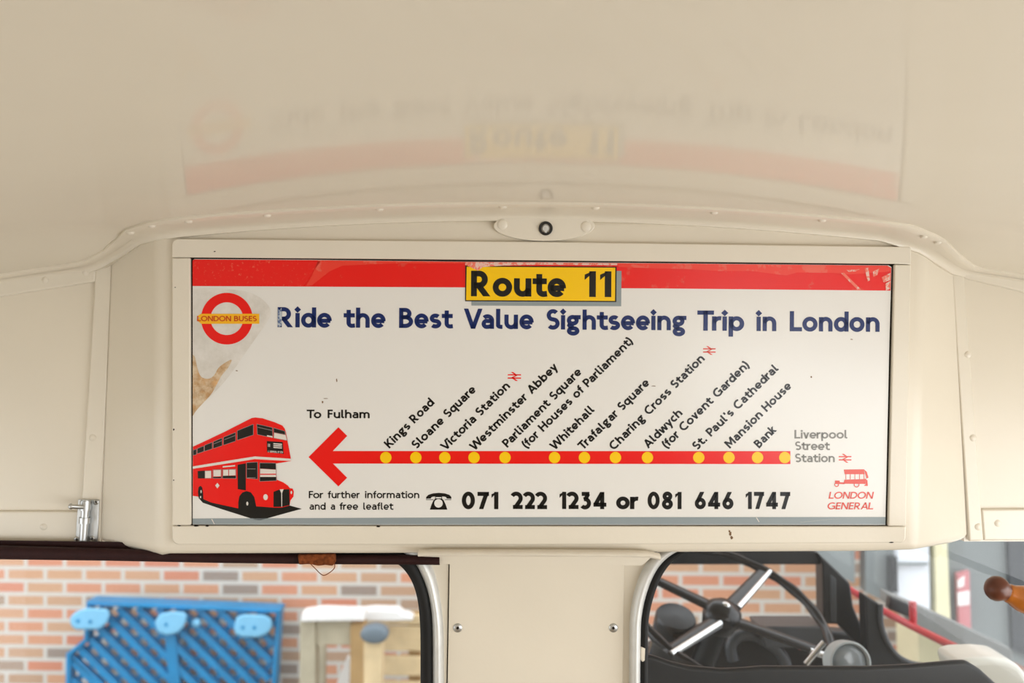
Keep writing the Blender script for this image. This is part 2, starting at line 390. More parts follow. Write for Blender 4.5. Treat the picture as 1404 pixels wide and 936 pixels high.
def thicken(pts, closed, t, lo, hi):
    n = len(pts); h = t / 2; left = []; right = []
    for i in range(n):
        if closed: a, b, c = pts[i - 1], pts[i], pts[(i + 1) % n]
        else: a, b, c = pts[max(0, i - 1)], pts[i], pts[min(n - 1, i + 1)]
        def nrm(p, q):
            d = math.hypot(q[0] - p[0], q[1] - p[1]) or 1e-9
            return (-(q[1] - p[1]) / d, (q[0] - p[0]) / d)
        n1 = nrm(a, b) if a != b else nrm(b, c); n2 = nrm(b, c) if b != c else n1
        m = (n1[0] + n2[0], n1[1] + n2[1]); l = math.hypot(*m) or 1e-9; m = (m[0] / l, m[1] / l)
        k = min(3.2, 1 / max(0.25, m[0] * n1[0] + m[1] * n1[1])) * h
        left.append((b[0] + m[0] * k, b[1] + m[1] * k)); right.append((b[0] - m[0] * k, b[1] - m[1] * k))
    out = []
    for i in range(n if closed else n - 1):
        j = (i + 1) % n; q = [right[i], right[j], left[j], left[i]]
        if lo is not None: q = clip_y(q, lo, True)
        if hi is not None and len(q) > 2: q = clip_y(q, hi, False)
        if len(q) > 2: out.append(q)
    return out
def text_polys(s, t, space=0.46, track=0.0):
    """polygons of a line of text in em units, starting at x = 0; returns polys and total ink width"""
    x = 0.0; out = []; prev = None; end = 0
    for ch in s:
        if ch == ' ': x += space; prev = None; continue
        st, pg, w = glyph(ch, t)
        if prev is not None:
            x += sidebear(prev) + sidebear(ch) + track
            if (prev, ch) in (('T', 'o'), ('T', 'r'), ('V', 'a'), ('V', 'i'), ('W', 'e'), ('P', 'a'), ('F', 'o')): x -= 0.09
        for pts, closed, lo, hi in st:
            for q in thicken(pts, closed, t, lo, hi): out.append([(a + x, b) for a, b in q])
        for q in pg: out.append([(a + x, b) for a, b in q])
        x += w; end = x; prev = ch
    return out, end
def put_text(mb, s, x0, y0, x1, y1, cap, t, d, space=0.46, track=0.0, slant=0.0, plane=None):
    """ink polygons of s with the baseline from (x0, y0) to (x1, y1) in sign coordinates"""
    plane = plane or S
    L0 = math.hypot(x1 - x0, y1 - y0); ux, uy = (x1 - x0) / L0, (y1 - y0) / L0
    _, w = text_polys(s, t, space, track)
    k = L0 / (w * cap)                                   # gentle horizontal fit
    ps, _ = text_polys(s, t, space, track)
    for q in ps:
        pts = []
        for a, b in q:
            a = a * k + b * slant
            pts.append(plane(x0 + a * cap * ux + b * cap * uy, y0 + a * cap * uy - b * cap * ux, d))
        mb.poly(pts)

# ------------------------------------------------------------------ the saloon shell
H0 = 0.176
def sm(x, a, b):
    k = max(0.0, min(1.0, (x - a) / (b - a))); return k * k * (3 - 2 * k)
def zc(X, Y):
    """height of the arched ceiling"""
    a = abs(X)
    d = X * X / 9.2 + 0.026 * sm(a, 0.50, 0.61) * sm(Y, 1.22, 1.42) + 1.6 * max(0.0, a - 0.85) ** 2
    return CZ + H0 - d
mb = MB(); nx, ys = 96, [-4.2 + 0.25 * i for i in range(21)] + [0.95, 1.05, 1.12, 1.18, 1.22, 1.26, 1.30, 1.34, 1.38, 1.42, 1.46]
xs = [-1.2 + 2.4 * i / nx for i in range(nx + 1)]
mb.loft([[(x, y, zc(x, y)) for x in xs] for y in ys], closed=False)
ceil = mb.build('ceiling', M['cream_ceiling'], smooth=True)
so = ceil.modifiers.new('thickness', 'SOLIDIFY'); so.thickness = 0.02; so.offset = 1 if ceil.data.polygons[0].normal.z > 0 else -1
tag(ceil, 'glossy cream arched ceiling over the route sign', 'ceiling', kind='structure')

# side walls of the saloon behind the camera (sill, pillars, cove) and the floor
for sgn, nm, lb in ((-1, 'wall_left', 'cream saloon side wall on the left, with open windows'), (1, 'wall_right', 'cream saloon side wall on the right, with open windows')):
    mb = MB(); x = sgn * 1.21
    mb.box((x, -1.4, 0.62 + 0.43), (0.03, 5.66, 0.86))
    mb.box((x, -1.4, CZ - 0.10), (0.03, 5.66, 0.20))
    for yy in ((-4.1, -2.7, -1.3, 0.1, 1.35) if sgn > 0 else (0.1, 1.35)): mb.box((x, yy, CZ - 0.5), (0.03, 0.12, 0.74))
    if sgn < 0: mb.box((x, -1.95, CZ - 0.5), (0.03, 4.6, 0.76))  # left windows filled solid here to keep daylight off the sign and left panel
    tag(mb.build(nm, M['cream']), lb, 'wall', kind='structure')
mb = MB(); mb.box((0, -4.24, 1.5), (2.44, 0.03, 1.9)); tag(mb.build('wall_rear', M['cream']), 'cream rear wall of the saloon', 'wall', kind='structure')  # unseen wall added to keep glare from the open rear off the sign
mb = MB(); mb.box((0, -1.4, 0.60), (2.42, 5.66, 0.04))
tag(mb.build('floor', M['floor']), 'pale brown saloon floor', 'floor', kind='structure')

# bulkhead: side panels, boxed centre, pillar and lower wall in one painted shell
YB = 1.43
fr = thing('wall_front', 'cream painted bulkhead around the route sign', 'wall', (0, YB, CZ - 0.3), kind='structure')
mb = MB()
front = [S(px, py, -0.003) for px, py in ((214, 292), (1270, 304), (1256, 756), (1180, 758), (900, 759.5), (500, 761), (232, 761.5), (217, 758))]
back = [P(px, py, YB) for px, py in ((150, 330), (1308, 338), (1331, 742), (1180, 745), (900, 746), (500, 747), (232, 748), (133, 747))]
mb.loft([front, back])
mb.build('sign_box', M['cream'], fr, bevel=0.011, seg=5)
for nm, pts in (('side_panel', [(-260, 330), (160, 330), (140, 747), (-260, 748)]), ('side_panel', [(1298, 335), (1700, 335), (1700, 742), (1322, 742)])):
    mb = MB(); mb.prism([P(a, b, YB + 0.004) for a, b in pts], (0, 0.02, 0)); mb.build(nm, M['cream'], fr)
# raised strips framing the two side panels
def strip(pts, parent, name='panel_strip', Y=YB - 0.003, th=0.012, m='cream_rail', bevel=0.0025):
    mb = MB(); mb.prism([P(a, b, Y) for a, b in pts], (0, th, 0)); return mb.build(name, M[m], parent, bevel=bevel, seg=3)
strip([(131, 360), (154, 355), (136, 746), (108, 746)], fr)
strip([(-260, 700), (109.5, 701), (105.5, 743), (-260, 744)], fr)
strip([(-260, 390), (131.5, 350), (130.5, 386), (-260, 447)], fr)
strip([(1304, 360), (1321, 362), (1349, 741), (1329, 742)], fr)
strip([(1346, 698), (1700, 696), (1700, 741), (1349, 741)], fr)
strip([(1320.5, 360), (1700, 392), (1700, 470), (1321.5, 381)], fr)
for px, py in ((1327, 486), (1334, 600), (1341, 722), (1368, 717), (127, 600), (122, 700), (60, 722), (118, 373), (62, 384)):
    mb = MB(); mb.lathe(P(px, py, YB - 0.0025), (0, -1, 0), [(0, 0.0050), (0.0008, 0.0050), (0.0016, 0.0040), (0.0020, 0.0)], 16); mb.build('screw', M['cream_rail'], fr, smooth=True)
# pillar between the two bulkhead windows, and the wall below
mb = MB()
YW = 1.415
lw_rim = [(575, 764), (588, 780), (598, 805), (605, 845), (607, 900), (608, 1010)]
rw_rim = [(894, 764), (881, 784), (870, 812), (865, 845), (863.8, 900), (863.5, 1010)]
mb.prism([P(a, b, YW) for a, b in [(575, 740)] + lw_rim + rw_rim[::-1] + [(894, 740)]], (0, 0.03, 0))
mb.build('pillar', M['cream'], fr)
mb = MB(); mb.box((0, YW + 0.02, 1.165), (2.42, 0.04, 1.09)); mb.build('lower_panel', M['cream'], fr)
mb = MB(); mb.box((0, YB + 0.04, CZ + 0.14), (2.42, 0.03, 0.42 - 0.13)); mb.build('header_panel', M['cream'], fr)
mb = MB(); mb.box((0, 2.05, CZ + 0.30), (2.42, 1.2, 0.04)); mb.build('cab_roof', M['cream'], fr)  # unseen roof slab, added to keep sky light off the cab
for sx in (-1, 1):
    mb = MB(); mb.box((sx * 1.13, YW + 0.02, CZ - 0.3), (0.16, 0.04, 1.9 - 0.16)); mb.build('corner_post', M['cream'], fr)

# painted lip between ceiling and sign box
def lip_path():
    key = [(-1.18 + 0.057 * i, YB) for i in range(10)] + [(-0.612, YB - 0.002), (-0.585, YB - 0.012), (-0.55, 1.404), (-0.515, 1.378), (-0.485, 1.360), (-0.45, 1.353), (-0.42, 1.352)]
    mid = [(-0.42 + (0.50 + 0.42) * i / 24, 1.352) for i in range(1, 24)]
    keyr = [(0.50, 1.352), (0.555, 1.356), (0.588, 1.375), (0.625, YB - 0.018), (0.65, YB - 0.002)] + [(0.67 + 0.051 * i, YB) for i in range(11)]
    return key + mid + keyr
lp = [Vector((a, b, 0)) for a, b in lip_path()]
rings = []
for i, p in enumerate(lp):
    t = lp[min(i + 1, len(lp) - 1)] - lp[max(0, i - 1)]; t.normalize(); n = Vector((t.y, -t.x, 0))
    wd = 0.095 - 0.066 * (sm(p.x, 0.48, 0.60) if p.x > 0 else sm(-p.x, 0.43, 0.53)); ring = []
    for off, dz in ((-0.012, 0.004), (-0.012, -0.012), (0.0005, -0.012), (0.0010, -0.009), (0.0030, -0.0065), (0.007, -0.005), (0.013, -0.0042), (wd * 0.4, -0.004), (wd * 0.7, -0.004), (wd, -0.004), (wd + 0.0025, -0.0025), (wd + 0.0025, 0.0025), (wd * 0.5, 0.004)):
        q = p + n * off; ring.append(Vector((q.x, q.y, zc(q.x, q.y) + dz)))
    rings.append(ring)
mb = MB(); mb.loft(rings)
lip = mb.build('trim_1', M['cream'], smooth=True)
tag(lip, 'rounded cream moulding where the ceiling meets the sign box', 'trim', kind='structure')
def dome(mb, c, axis, r, h):
    mb.lathe(Vector(c) - Vector(axis).normalized() * 0.001, axis, [(0, r)] + [(0.001 + h * math.sin(a * PI / 12), r * math.cos(a * PI / 12)) for a in range(0, 7)], n=14)
def on_lip(px):
    """a spot on the lip face straight above the pixel column"""
    X = (px - 702) / F * 1.29
    best = min(range(len(lp)), key=lambda i: abs(lp[i].x - X)); i = best if lp[best].x <= X else best - 1
    k = (X - lp[i].x) / (lp[i + 1].x - lp[i].x); rg = [(a + (b - a) * k) for a, b in zip(rings[i], rings[i + 1])]
    return (rg[8] + rg[9]) / 2, Vector((0, -0.15, -1))
for px in (186, 222, 266, 371, 523, 690, 815, 975, 1121, 1262, 1285):
    c, ax = on_lip(px); mb = MB(); dome(mb, c, ax, 0.0052, 0.0030); mb.build('rivet', M['cream_rail'], lip, smooth=True)
mb = MB()   # lower lip over the pillar
pth = [P(573, 760, 1.352), P(600, 759.5, 1.352), P(740, 759.5, 1.352), P(860, 760.5, 1.352), P(890, 761.5, 1.354), P(906, 765, 1.36)]
mb.loft([[p + Vector((0, 0.012 * math.cos(a) + 0.010, 0.0042 * math.sin(a))) for a in [2 * PI * k / 14 for k in range(14)]] for p in pth])
tag(mb.build('trim_2', M['cream_rail'], smooth=True), 'thin rounded cream ledge along the foot of the sign box above the pillar', 'trim', kind='structure')
strip([(576, 762), (894, 763), (880, 775), (590, 773)], fr, name='pillar_return', Y=1.392, th=0.03, m='cream', bevel=0)

# ------------------------------------------------------------------ the two bulkhead windows
def band(mb, A, B, Y, bulge, th=0.012):
    rings = []
    for a, b in zip(A, B):
        a, b = P(*a, Y), P(*b, Y); r = []
        for k in range(9):
            u = k / 8; r.append(a + (b - a) * u + Vector((0, -bulge * math.sin(PI * u) ** 0.7 if 0 < u < 1 else 0, 0)))
        r.append(b + Vector((0, th, 0))); r.append(a + Vector((0, th, 0))); rings.append(r)
    mb.loft(rings)
def fine(pts, n=6):
    """smooth curve through the points"""
    out = []
    for i in range(len(pts) - 1):
        p0, p1, p2, p3 = pts[max(0, i - 1)], pts[i], pts[i + 1], pts[min(len(pts) - 1, i + 2)]
        for k in range(n):
            u = k / n
            out.append(tuple(0.5 * (2 * b + (c - a) * u + (2 * a - 5 * b + 4 * c - d) * u * u + (3 * b - a - 3 * c + d) * u ** 3) for a, b, c, d in zip(p0, p1, p2, p3)))
    return out + [pts[-1]]
w1 = thing('window_1', 'bulkhead window on the left, looking out to the brick wall', 'window', P(200, 1000, YW), kind='structure')
gi = fine([(470, 764), (520, 766), (545, 773), (562, 792), (572, 820), (576, 860), (576.5, 920), (576.5, 1010)])
go = fine([(470, 750), (535, 752), (563, 765), (579, 790), (589, 822), (593, 860), (593.5, 920), (594, 1010)])
ro = fine([(470, 742), (545, 744), (578, 758), (594, 784), (602, 818), (607, 858), (608, 920), (608.5, 1010)])
mb = MB(); band(mb, gi, go, 1.405, 0.004, 0.03); mb.build('rubber_gasket', M['rubber'], w1, smooth=True, label='black rubber gasket')
mb = MB(); band(mb, go, ro, 1.405, 0.009, 0.01); mb.build('window_rim', M['alloy'], w1, smooth=True, label='pale metal rim')
mb = MB(); mb.prism([P(a, b, 1.428) for a, b in ((-300, 740), (585, 740), (585, 1010), (-300, 1010))], (0, 0.0, 0)) if False else mb.poly([P(a, b, 1.428) for a, b in ((-300, 740), (585, 740), (585, 1010), (-300, 1010))])
mb.build('pane', M['glass'], w1)
w2 = thing('window_2', 'bulkhead window on the right, looking into the driver cab', 'window', P(1150, 1000, YW), kind='structure')
ro2 = fine([(960, 742), (925, 748), (900, 760), (884, 779), (872, 808), (865, 845), (863.8, 900), (863.5, 1010)])
ri2 = fine([(985, 744), (950, 750), (925, 758), (905, 775), (891, 801), (881, 838), (878.5, 880), (877.5, 1010)])
gi2 = fine([(990, 748), (955, 753), (932, 762), (914, 779), (901, 804), (891, 840), (888.5, 880), (888, 1010)])
mb = MB(); band(mb, ro2, ri2, 1.405, 0.009, 0.01); mb.build('window_rim', M['alloy'], w2, smooth=True, label='pale metal rim')
mb = MB(); band(mb, ri2, gi2, 1.408, 0.004, 0.03); mb.build('rubber_gasket', M['rubber'], w2, smooth=True, label='black rubber gasket')
mb = MB(); mb.poly([P(a, b, 1.430) for a, b in ((880, 735), (1700, 735), (1700, 1010), (880, 1010))]); mb.build('pane', M['glass_cab'], w2)
mb = MB(); mb.prism([P(a, b, 1.404) for a, b in ((878.5, 887), (885.5, 887.5), (885, 906), (881, 907.5), (878.5, 905))], (0, 0.01, 0)); mb.build('rim_clip', M['cream_rail'], w2, bevel=0.0012, label='small cream clip on the rim')

# ------------------------------------------------------------------ moulded frame round the sign
df = thing('display_frame', 'cream painted moulded frame holding the white route sign', 'frame', S(740, 748, 0))
def rail(pts, name='frame_rail', d0=-0.0035, d1=0.005, bevel=0.0018):
    mb = MB(); mb.loft([[S(a, b, d1) for a, b in pts], [S(a, b, d0) for a, b in pts]]); return mb.build(name, M['cream_rail'], df, bevel=bevel, seg=3)
def rc(cx, cy, r, a0, a1): return [(cx + r * math.cos(math.radians(a)), cy + r * math.sin(math.radians(a))) for a in [a0 + (a1 - a0) * i / 6 for i in range(7)]]
rail(rc(246, 336.5, 9, 180, 270) + [(740, 331.5)] + [(1246, 338.5), (1247.5, 341), (1247.5, 362.5), (1224.5, 361.8), (740, 357), (430, 354.3), (262, 353), (237, 353)])
rail([(237, 353.6), (262, 353.6), (263, 719), (237.5, 719)])
rail([(1224.5, 362.6), (1247.3, 363.1), (1240.5, 720), (1216, 720)])
rail([(237.5, 719.8), (263, 719.8), (740, 720.2), (1216, 720.6), (1240.5, 720.6)] + rc(1232, 735, 8, 0, 90) + [(740, 745.5)] + rc(247, 736, 9.5, 90, 180))
mb = MB(); mb.loft([[S(a, b, -0.0005) for a, b in ((260, 351), (1227, 359), (1219, 722), (260, 722))], [S(a, b, -0.003) for a, b in ((260, 351), (1227, 359), (1219, 722), (260, 722))]])
mb.build('backing', M['gap'], df, label='dark backing seen in the gap')
def blob(mb, cx, cy, rx, ry, d, n=9, jit=0.35):
    mb.poly([S(cx + rx * (1 + random.uniform(-jit, jit)) * math.cos(2 * PI * k / n), cy + ry * (1 + random.uniform(-jit, jit)) * math.sin(2 * PI * k / n), d) for k in range(n)])
mb = MB()
for cx, cy, rx, ry in ((1000, 730, 1.6, 3.0), (1002, 736, 2.0, 2.6), (999, 727, 1.0, 1.8)): blob(mb, cx, cy, rx, ry, 0.0053)
mb.build('paint_chip', M['chip'], df, label='brown chip in the paint')
for cx, cy, rx, ry in ((1220, 742, 3.0, 1.0), (296, 345, 1.6, 0.7), (242, 394, 1.2, 0.6), (240, 588, 1.0, 1.2), (240, 657, 0.9, 1.0), (519, 720.2, 3.0, 1.1), (286, 719.6, 2.6, 0.9), (271, 719.4, 3.4, 1.0), (247, 719.2, 3.0, 0.7)):
    mb = MB(); blob(mb, cx, cy, rx, ry, 0.0053); mb.build('paint_chip', M['gap'], df, label='small dark chip in the paint')

# ------------------------------------------------------------------ the route sign
INKS = dict(red=rgb(236, 12, 4), yellow=rgb(252, 202, 4), navy=rgb(8, 36, 98), black=rgb(12, 11, 9), faded=rgb(132, 130, 124), fadedred=rgb(226, 84, 70), grey=rgb(146, 156, 160),  # includes lighter grey and red inks for print towards the right
            amber=rgb(250, 186, 30), brownred=rgb(206, 72, 14), buswhite=rgb(226, 218, 210), busgrey=rgb(150, 142, 140), sheet=rgb(232, 230, 226))
I = {}
for k, c in INKS.items(): I[k] = mat('sign_' + k, c, 0.22, 0.4, bump=0.05, bscale=40)
I['sheet'] = mat('sign_sheet', INKS['sheet'], 0.20, 0.5, var=0.012, vscale=5, bump=0.05, bscale=26)
I['band'] = mat('sign_band', INKS['red'], 0.22, 0.5, bump=0.08, bscale=60, worn=(rgb(232, 66, 52), 0.40, 26))
I['stain'] = mat('glue_stain', rgb(196, 156, 112), 0.6, 0.2, worn=(rgb(218, 200, 172), 0.62, 90, 0.26), var=0.30, vscale=60)
I['smudge'] = mat('grey_smudge', rgb(226, 222, 216), 0.40, 0.4, worn=(rgb(206, 201, 192), 0.62, 40, 0.34))
I['tape'] = mat('tape_scratched', INKS['red'], 0.3, 0.5, worn=(rgb(236, 104, 80), 0.42, 190, 0.12))
I['tape2'] = mat('tape_pale', rgb(240, 62, 46), 0.25, 0.5, worn=(rgb(238, 96, 78), 0.45, 40))
I['tape3'] = mat('tape_crease', rgb(240, 120, 100), 0.25, 0.5, worn=(rgb(236, 196, 184), 0.52, 150))
I['bluetape'] = mat('tape_blue', rgb(92, 112, 150), 0.3, 0.5, worn=(rgb(188, 196, 206), 0.5, 160))
I['scuff'] = mat('scuffed_film', rgb(236, 196, 184), 0.3, 0.5)
sg = thing('route_sign', 'white bus route sign with red top band, blue headline and red line of stops', 'sign', S(740, 719, 0.0005))
mb = MB(); out = [(264.5, 357), (267, 355), (430, 356), (470, 356.6), (640, 358.5), (800, 359.5), (900, 360.6), (1218, 363.6), (1222, 366), (1219, 470), (1213.5, 719), (740, 719), (520, 719), (264.5, 718.5)]
mb.loft([[S(a, b, 0.001) for a, b in out], [S(a, b, 0.0) for a, b in out]]); mb.build('sheet', I['sheet'], sg)
D1, D2, D3, D4 = 0.0013, 0.0016, 0.0019, 0.0022
def flatpoly(name, ink, pts, d, parent, label=None):
    mb = MB(); mb.poly([S(a, b, d) for a, b in pts]); return mb.build(name, I[ink], parent, label=label)
flatpoly('smudge', 'smudge', fine([(264.5, 396), (290, 395), (330, 398), (352, 405), (366, 416), (372, 428), (366, 442), (352, 462), (338, 482), (320, 508), (300, 532), (264.5, 566)], 4), 0.00115, sg, 'scuffed grey patch of old adhesive')
flatpoly('stain', 'stain', fine([(264.6, 486), (268, 490), (271, 504), (276, 516), (286, 519), (294, 514), (300, 504), (309, 497), (318, 493), (313, 504), (304, 515), (297, 528), (290, 540), (280, 551), (270, 562), (264.6, 570)], 4), 0.00122, sg, 'brown glue stain')
flatpoly('red_band', 'band', [(264.5, 357), (267, 355.6), (430, 356.6), (640, 358.8), (900, 361), (1216, 364), (1221.5, 367), (1220.5, 398.3), (905, 395.3), (560, 393.5), (264.5, 392)], D1, sg, 'worn red band')
flatpoly('tape_strip', 'tape', [(264.6, 357.2), (267, 356), (425, 357), (440, 358.5), (431, 370), (424, 381), (416, 392.4), (264.6, 391.6)], D2, sg, 'scratched clear tape over the left of the red band')
flatpoly('tape_strip', 'tape2', [(436, 357), (640, 359.2), (638, 361), (540, 361), (470, 364), (452, 372), (438, 383), (428, 391), (420, 392), (428, 378)], D2, sg, 'crease of clear tape on the red band')
flatpoly('tape_strip', 'tape2', [(846, 361), (900, 361.6), (1216, 364.6), (1221, 367.5), (1220.6, 372), (1165, 376), (1140, 374), (1092, 373.5), (1078, 377.5), (1066, 376), (1030, 371.5), (985, 371.5), (940, 368.5), (905, 368), (848, 366)], D2, sg, 'paler strip of clear tape along the top right')
flatpoly('tape_strip', 'tape3', [(638, 359.2), (846, 361.2), (846, 363.5), (800, 363.4), (740, 362.8), (690, 364.0), (662, 366), (655, 371), (645, 366), (638, 363)], D4, sg, 'scuffed edge of tape above the title plate')
for q in ([(1152, 374), (1157, 374), (1180, 397), (1175, 397)], [(1185, 368), (1190, 367), (1192, 384), (1189, 386)], [(1196, 372), (1205, 368), (1202, 377), (1197, 379)], [(1208, 380), (1220, 374), (1219.5, 384), (1211, 387)], [(1160, 370), (1178, 369), (1172, 372), (1163, 372.5)], [(1213, 389), (1220, 385), (1219.5, 396), (1214, 398)]): flatpoly('tape_crease', 'tape3', q, D3, sg, 'crumpled tape crease in the top right corner')
flatpoly('tape_strip', 'bluetape', [(381.2, 422), (383.5, 425), (386.4, 421.6), (386.9, 446), (384, 448), (381, 447.6)], D2, sg, 'worn patch over the first headline letter')
for x, y, a, b in ((325, 508, 1.6, 0.7), (462, 521, 0.9, 2.2), (447, 546, 3, 0.6), (442.5, 551, 1.0, 1.6), (896, 529, 3, 0.5), (1112, 516.5, 1.2, 1.2), (1167, 465, 2.0, 0.6)):
    mb = MB(); blob(mb, x, y, a, b, D1); mb.build('speck', M['chip'], sg, label='small dark speck')
flatpoly('bottom_strip', 'grey', [(264.6, 710.3), (740, 708.5), (1213.7, 708.3), (1213.5, 718.3), (740, 718.4), (264.6, 718)], D1, sg, 'grey strip')
for a, b, c, e in ((290, 711, 294, 718), (1036, 709, 1040, 715), (1096, 715.5, 1140, 711), (1140, 711, 1190, 709), (940, 716.2, 1010, 716.8), (720, 717, 780, 716)):
    mb = MB(); mb.poly([S(a, b, D2), S(a + 1.5, b, D2), S(c + 1.0, e, D2), S(c, e, D2)]); mb.build('scratch', I['buswhite'], sg, label='pale scratch on the grey strip')

# title plate
flatpoly('plate_shadow', 'grey', [(646.7, 370), (852, 371.3), (851.5, 419.7), (646.5, 418.7)], D2, sg, 'grey drop shadow printed behind the title plate')
pl = flatpoly('title_plate', 'black', [(638.2, 364.2), (845.2, 365.6), (844.8, 413.9), (637.9, 412.8)], D3, sg, 'yellow title plate with a black outline')
flatpoly('plate_face', 'yellow', [(640.0, 365.6), (843.4, 367.0), (843.0, 412.4), (639.2, 411.3)], D3 + 0.0002, pl)
mb = MB(); put_text(mb, 'Route', 645.8, 406.0, 775.8, 406.8, 35.0, 0.225, D4); mb.build('title_lettering', I['black'], pl); mb = MB(); put_text(mb, '11', 801.3, 406.9, 837.9, 407.1, 35.2, 0.225, D4)
mb.build('title_lettering', I['black'], pl)
mb = MB()
for w, a, ya, b in (('Ride', 380.8, 448.4, 455), ('the', 471.3, 448.9, 528.8), ('Best', 547.3, 449.4, 621), ('Value', 635.8, 450.4, 731.7), ('Sightseeing', 749, 451.4, 940.8), ('Trip', 955.8, 453, 1020), ('in', 1037, 453.6, 1064), ('London', 1082.5, 453.9, 1205.5)):
    put_text(mb, w, a, ya, b, ya + (b - a) * 0.0068, 27.5, 0.205, D1)
mb.build('headline_lettering', I['navy'], sg, label='dark blue headline')
# ring emblem
def ringpoly(mb, cx, cy, r1, r0, d, n=64, plane=S):
    for k in range(n):
        a, b = 2 * PI * k / n, 2 * PI * (k + 1) / n
        mb.poly([plane(cx + r * math.cos(t), cy + r * math.sin(t), d) for r, t in ((r1, a), (r1, b), (r0, b), (r0, a))])
def disc(mb, cx, cy, rx, ry, d, n=32): mb.poly([S(cx + rx * math.cos(2 * PI * k / n), cy + ry * math.sin(2 * PI * k / n), d) for k in range(n)])
mb = MB(); ringpoly(mb, 311.4, 436.7, 35.4, 22.4, D1); em = mb.build('ring_emblem', I['red'], sg, label='red ring with a yellow bar')
flatpoly('emblem_bar', 'amber', [(276, 430), (355.9, 430), (355.9, 443.7), (276, 443.7), (273, 441), (270.5, 438.5), (274, 436), (271.5, 433)], D2, em, 'yellow bar')
mb = MB(); put_text(mb, 'LONDON BUSES', 270.8, 440.2, 352.6, 440.2, 7.3, 0.185, D3, space=0.45); mb.build('emblem_lettering', I['brownred'], em)
# route line
rl = flatpoly('route_line', 'red', [(423.3, 626.2), (464.2, 585.3), (476.3, 597.2), (456.6, 617.9), (1083.3, 618.1), (1083.3, 635.8), (456.8, 635.1), (476.2, 654.5), (464.2, 666.4)], D1, sg, 'red route line with an arrowhead')
for cx in (529.2, 570.3, 610, 650, 692.5, 760.3, 801.2, 843.7, 887.5, 957.8, 999.2, 1038.3, 1075.6):
    mb = MB(); disc(mb, cx, 626.8, 7.8, 7.8, D2); mb.build('stop_dot', I['yellow'], rl)
for s, a, b, c, e in (('Kings Road', 534.2, 614.7, 596.5, 552.5), ('Sloane Square', 571.2, 615.8, 653.6, 535), ('Victoria Station', 610.8, 618.4, 700, 530), ('Westminster Abbey', 650.6, 618.3, 765.8, 504.2),
                      ('Parliament Square', 695.8, 613.7, 798.3, 510.8), ('(for Houses of Parliament)', 722, 615, 868.5, 468.8), ('Whitehall', 760.6, 617.6, 815.6, 562.7), ('Trafalgar Square', 799.2, 617.3, 891.3, 525.6),
                      ('Charing Cross Station', 841.8, 617.4, 966.7, 492.5), ('Aldwych', 888.6, 615, 936.2, 567.1), ('(for Covent Garden)', 914, 615.2, 1028, 501.5), ("St. Paul's Cathedral", 955.8, 617.4, 1067.8, 506.4),
                      ('Mansion House', 1000.6, 614.8, 1085.8, 530), ('Bank', 1040.8, 614.6, 1065.2, 589.6)):
    mb = MB(); put_text(mb, s, a, b, c, e, 11.9, 0.20, D1, space=0.50, track=0.015); mb.build('stop_name', I['black'], sg)
mb = MB(); put_text(mb, 'To', 420.8, 573, 440.8, 573, 11.7, 0.185, D1); put_text(mb, 'Fulham', 449.5, 573, 507, 573, 11.7, 0.185, D1); mb.build('destination_note', I['black'], sg)
mb = MB()
for w, a, b, y in (('For', 423.7, 443.7, 682.5), ('further', 449.7, 493.7, 682.5), ('information', 500.8, 575, 682.5), ('and', 424.7, 446.7, 698.3), ('a', 453.7, 459.7, 698.3), ('free', 465.8, 491.2, 698.3), ('leaflet', 498.3, 539.5, 698.3)):
    put_text(mb, w, a, y, b, y, 9.9, 0.165, D1, track=0.03)
mb.build('leaflet_note', I['black'], sg)
mb = MB()
for w, a, b in (('071', 633.3, 683.3), ('222', 703.3, 750), ('1234', 767.2, 831.2), ('or', 844.7, 874.7), ('081', 887.8, 934.2), ('646', 952.5, 1005.3), ('1747', 1022.2, 1083)):
    put_text(mb, w, a, 697.3, b, 697.5, 23.5, 0.235, D1)
mb.build('telephone_number', I['black'], sg)
def c7(pts, ox=570, oy=630): return [(ox + a / 6, oy + b / 6) for a, b in pts]
tp = flatpoly('telephone_symbol', 'black', c7([(85, 320), (88, 304), (104, 288), (140, 276), (190, 271), (242, 276), (278, 288), (293, 304), (294, 320), (256, 318), (250, 306), (236, 302), (145, 302), (131, 306), (124, 318)]), D1, sg)
flatpoly('telephone_body', 'black', c7([(162, 302), (216, 302), (218, 320), (232, 334), (247, 368), (261, 409), (117, 409), (131, 368), (146, 334), (160, 320)]), D1, tp)
mb = MB(); disc(mb, 570 + 188 / 6, 630 + 357 / 6, 5.8, 5.8, D2); mb.poly([S(a, b, D2) for a, b in c7([(166, 306), (212, 306), (211, 316), (167, 316)])]); mb.build('telephone_dial', I['sheet'], tp)
mb = MB()
for a, b in ((86, 146), (242, 292)): mb.poly([S(x, y, D1) for x, y in c7([(a, 325), (b, 325), (b, 330), (a, 330)])])
mb.build('telephone_cradle', I['black'], tp)
for w, b, y in (('Liverpool', 1161.3, 600.8), ('Street', 1137.5, 616.6), ('Station', 1144.2, 633.2)):
    mb = MB(); put_text(mb, w, 1089.0 if w == 'Liverpool' else 1089.7, y, b, y, 11.8, 0.18, D1); mb.build('terminus_name', I['faded'], sg, label='faded grey terminus name')
def rail_symbol(x0, y0, x1, y1, ink):
    mb = MB(); w, h = x1 - x0, y1 - y0
    def q(a, b): return S(x0 + a * w, y0 + b * h, D1)
    for y in (0.31, 0.69): mb.poly([q(0, y - 0.07), q(1, y - 0.07), q(1, y + 0.07), q(0, y + 0.07)])
    for a, b, c, e in ((0.26, -0.02, 0.70, 0.33), (0.72, 0.28, 0.28, 0.72), (0.30, 0.67, 0.74, 1.02)): mb.poly([q(a - 0.03, b), q(a + 0.14, b), q(c + 0.03, e), q(c - 0.14, e)])
    mb.build('rail_symbol', I[ink], sg)
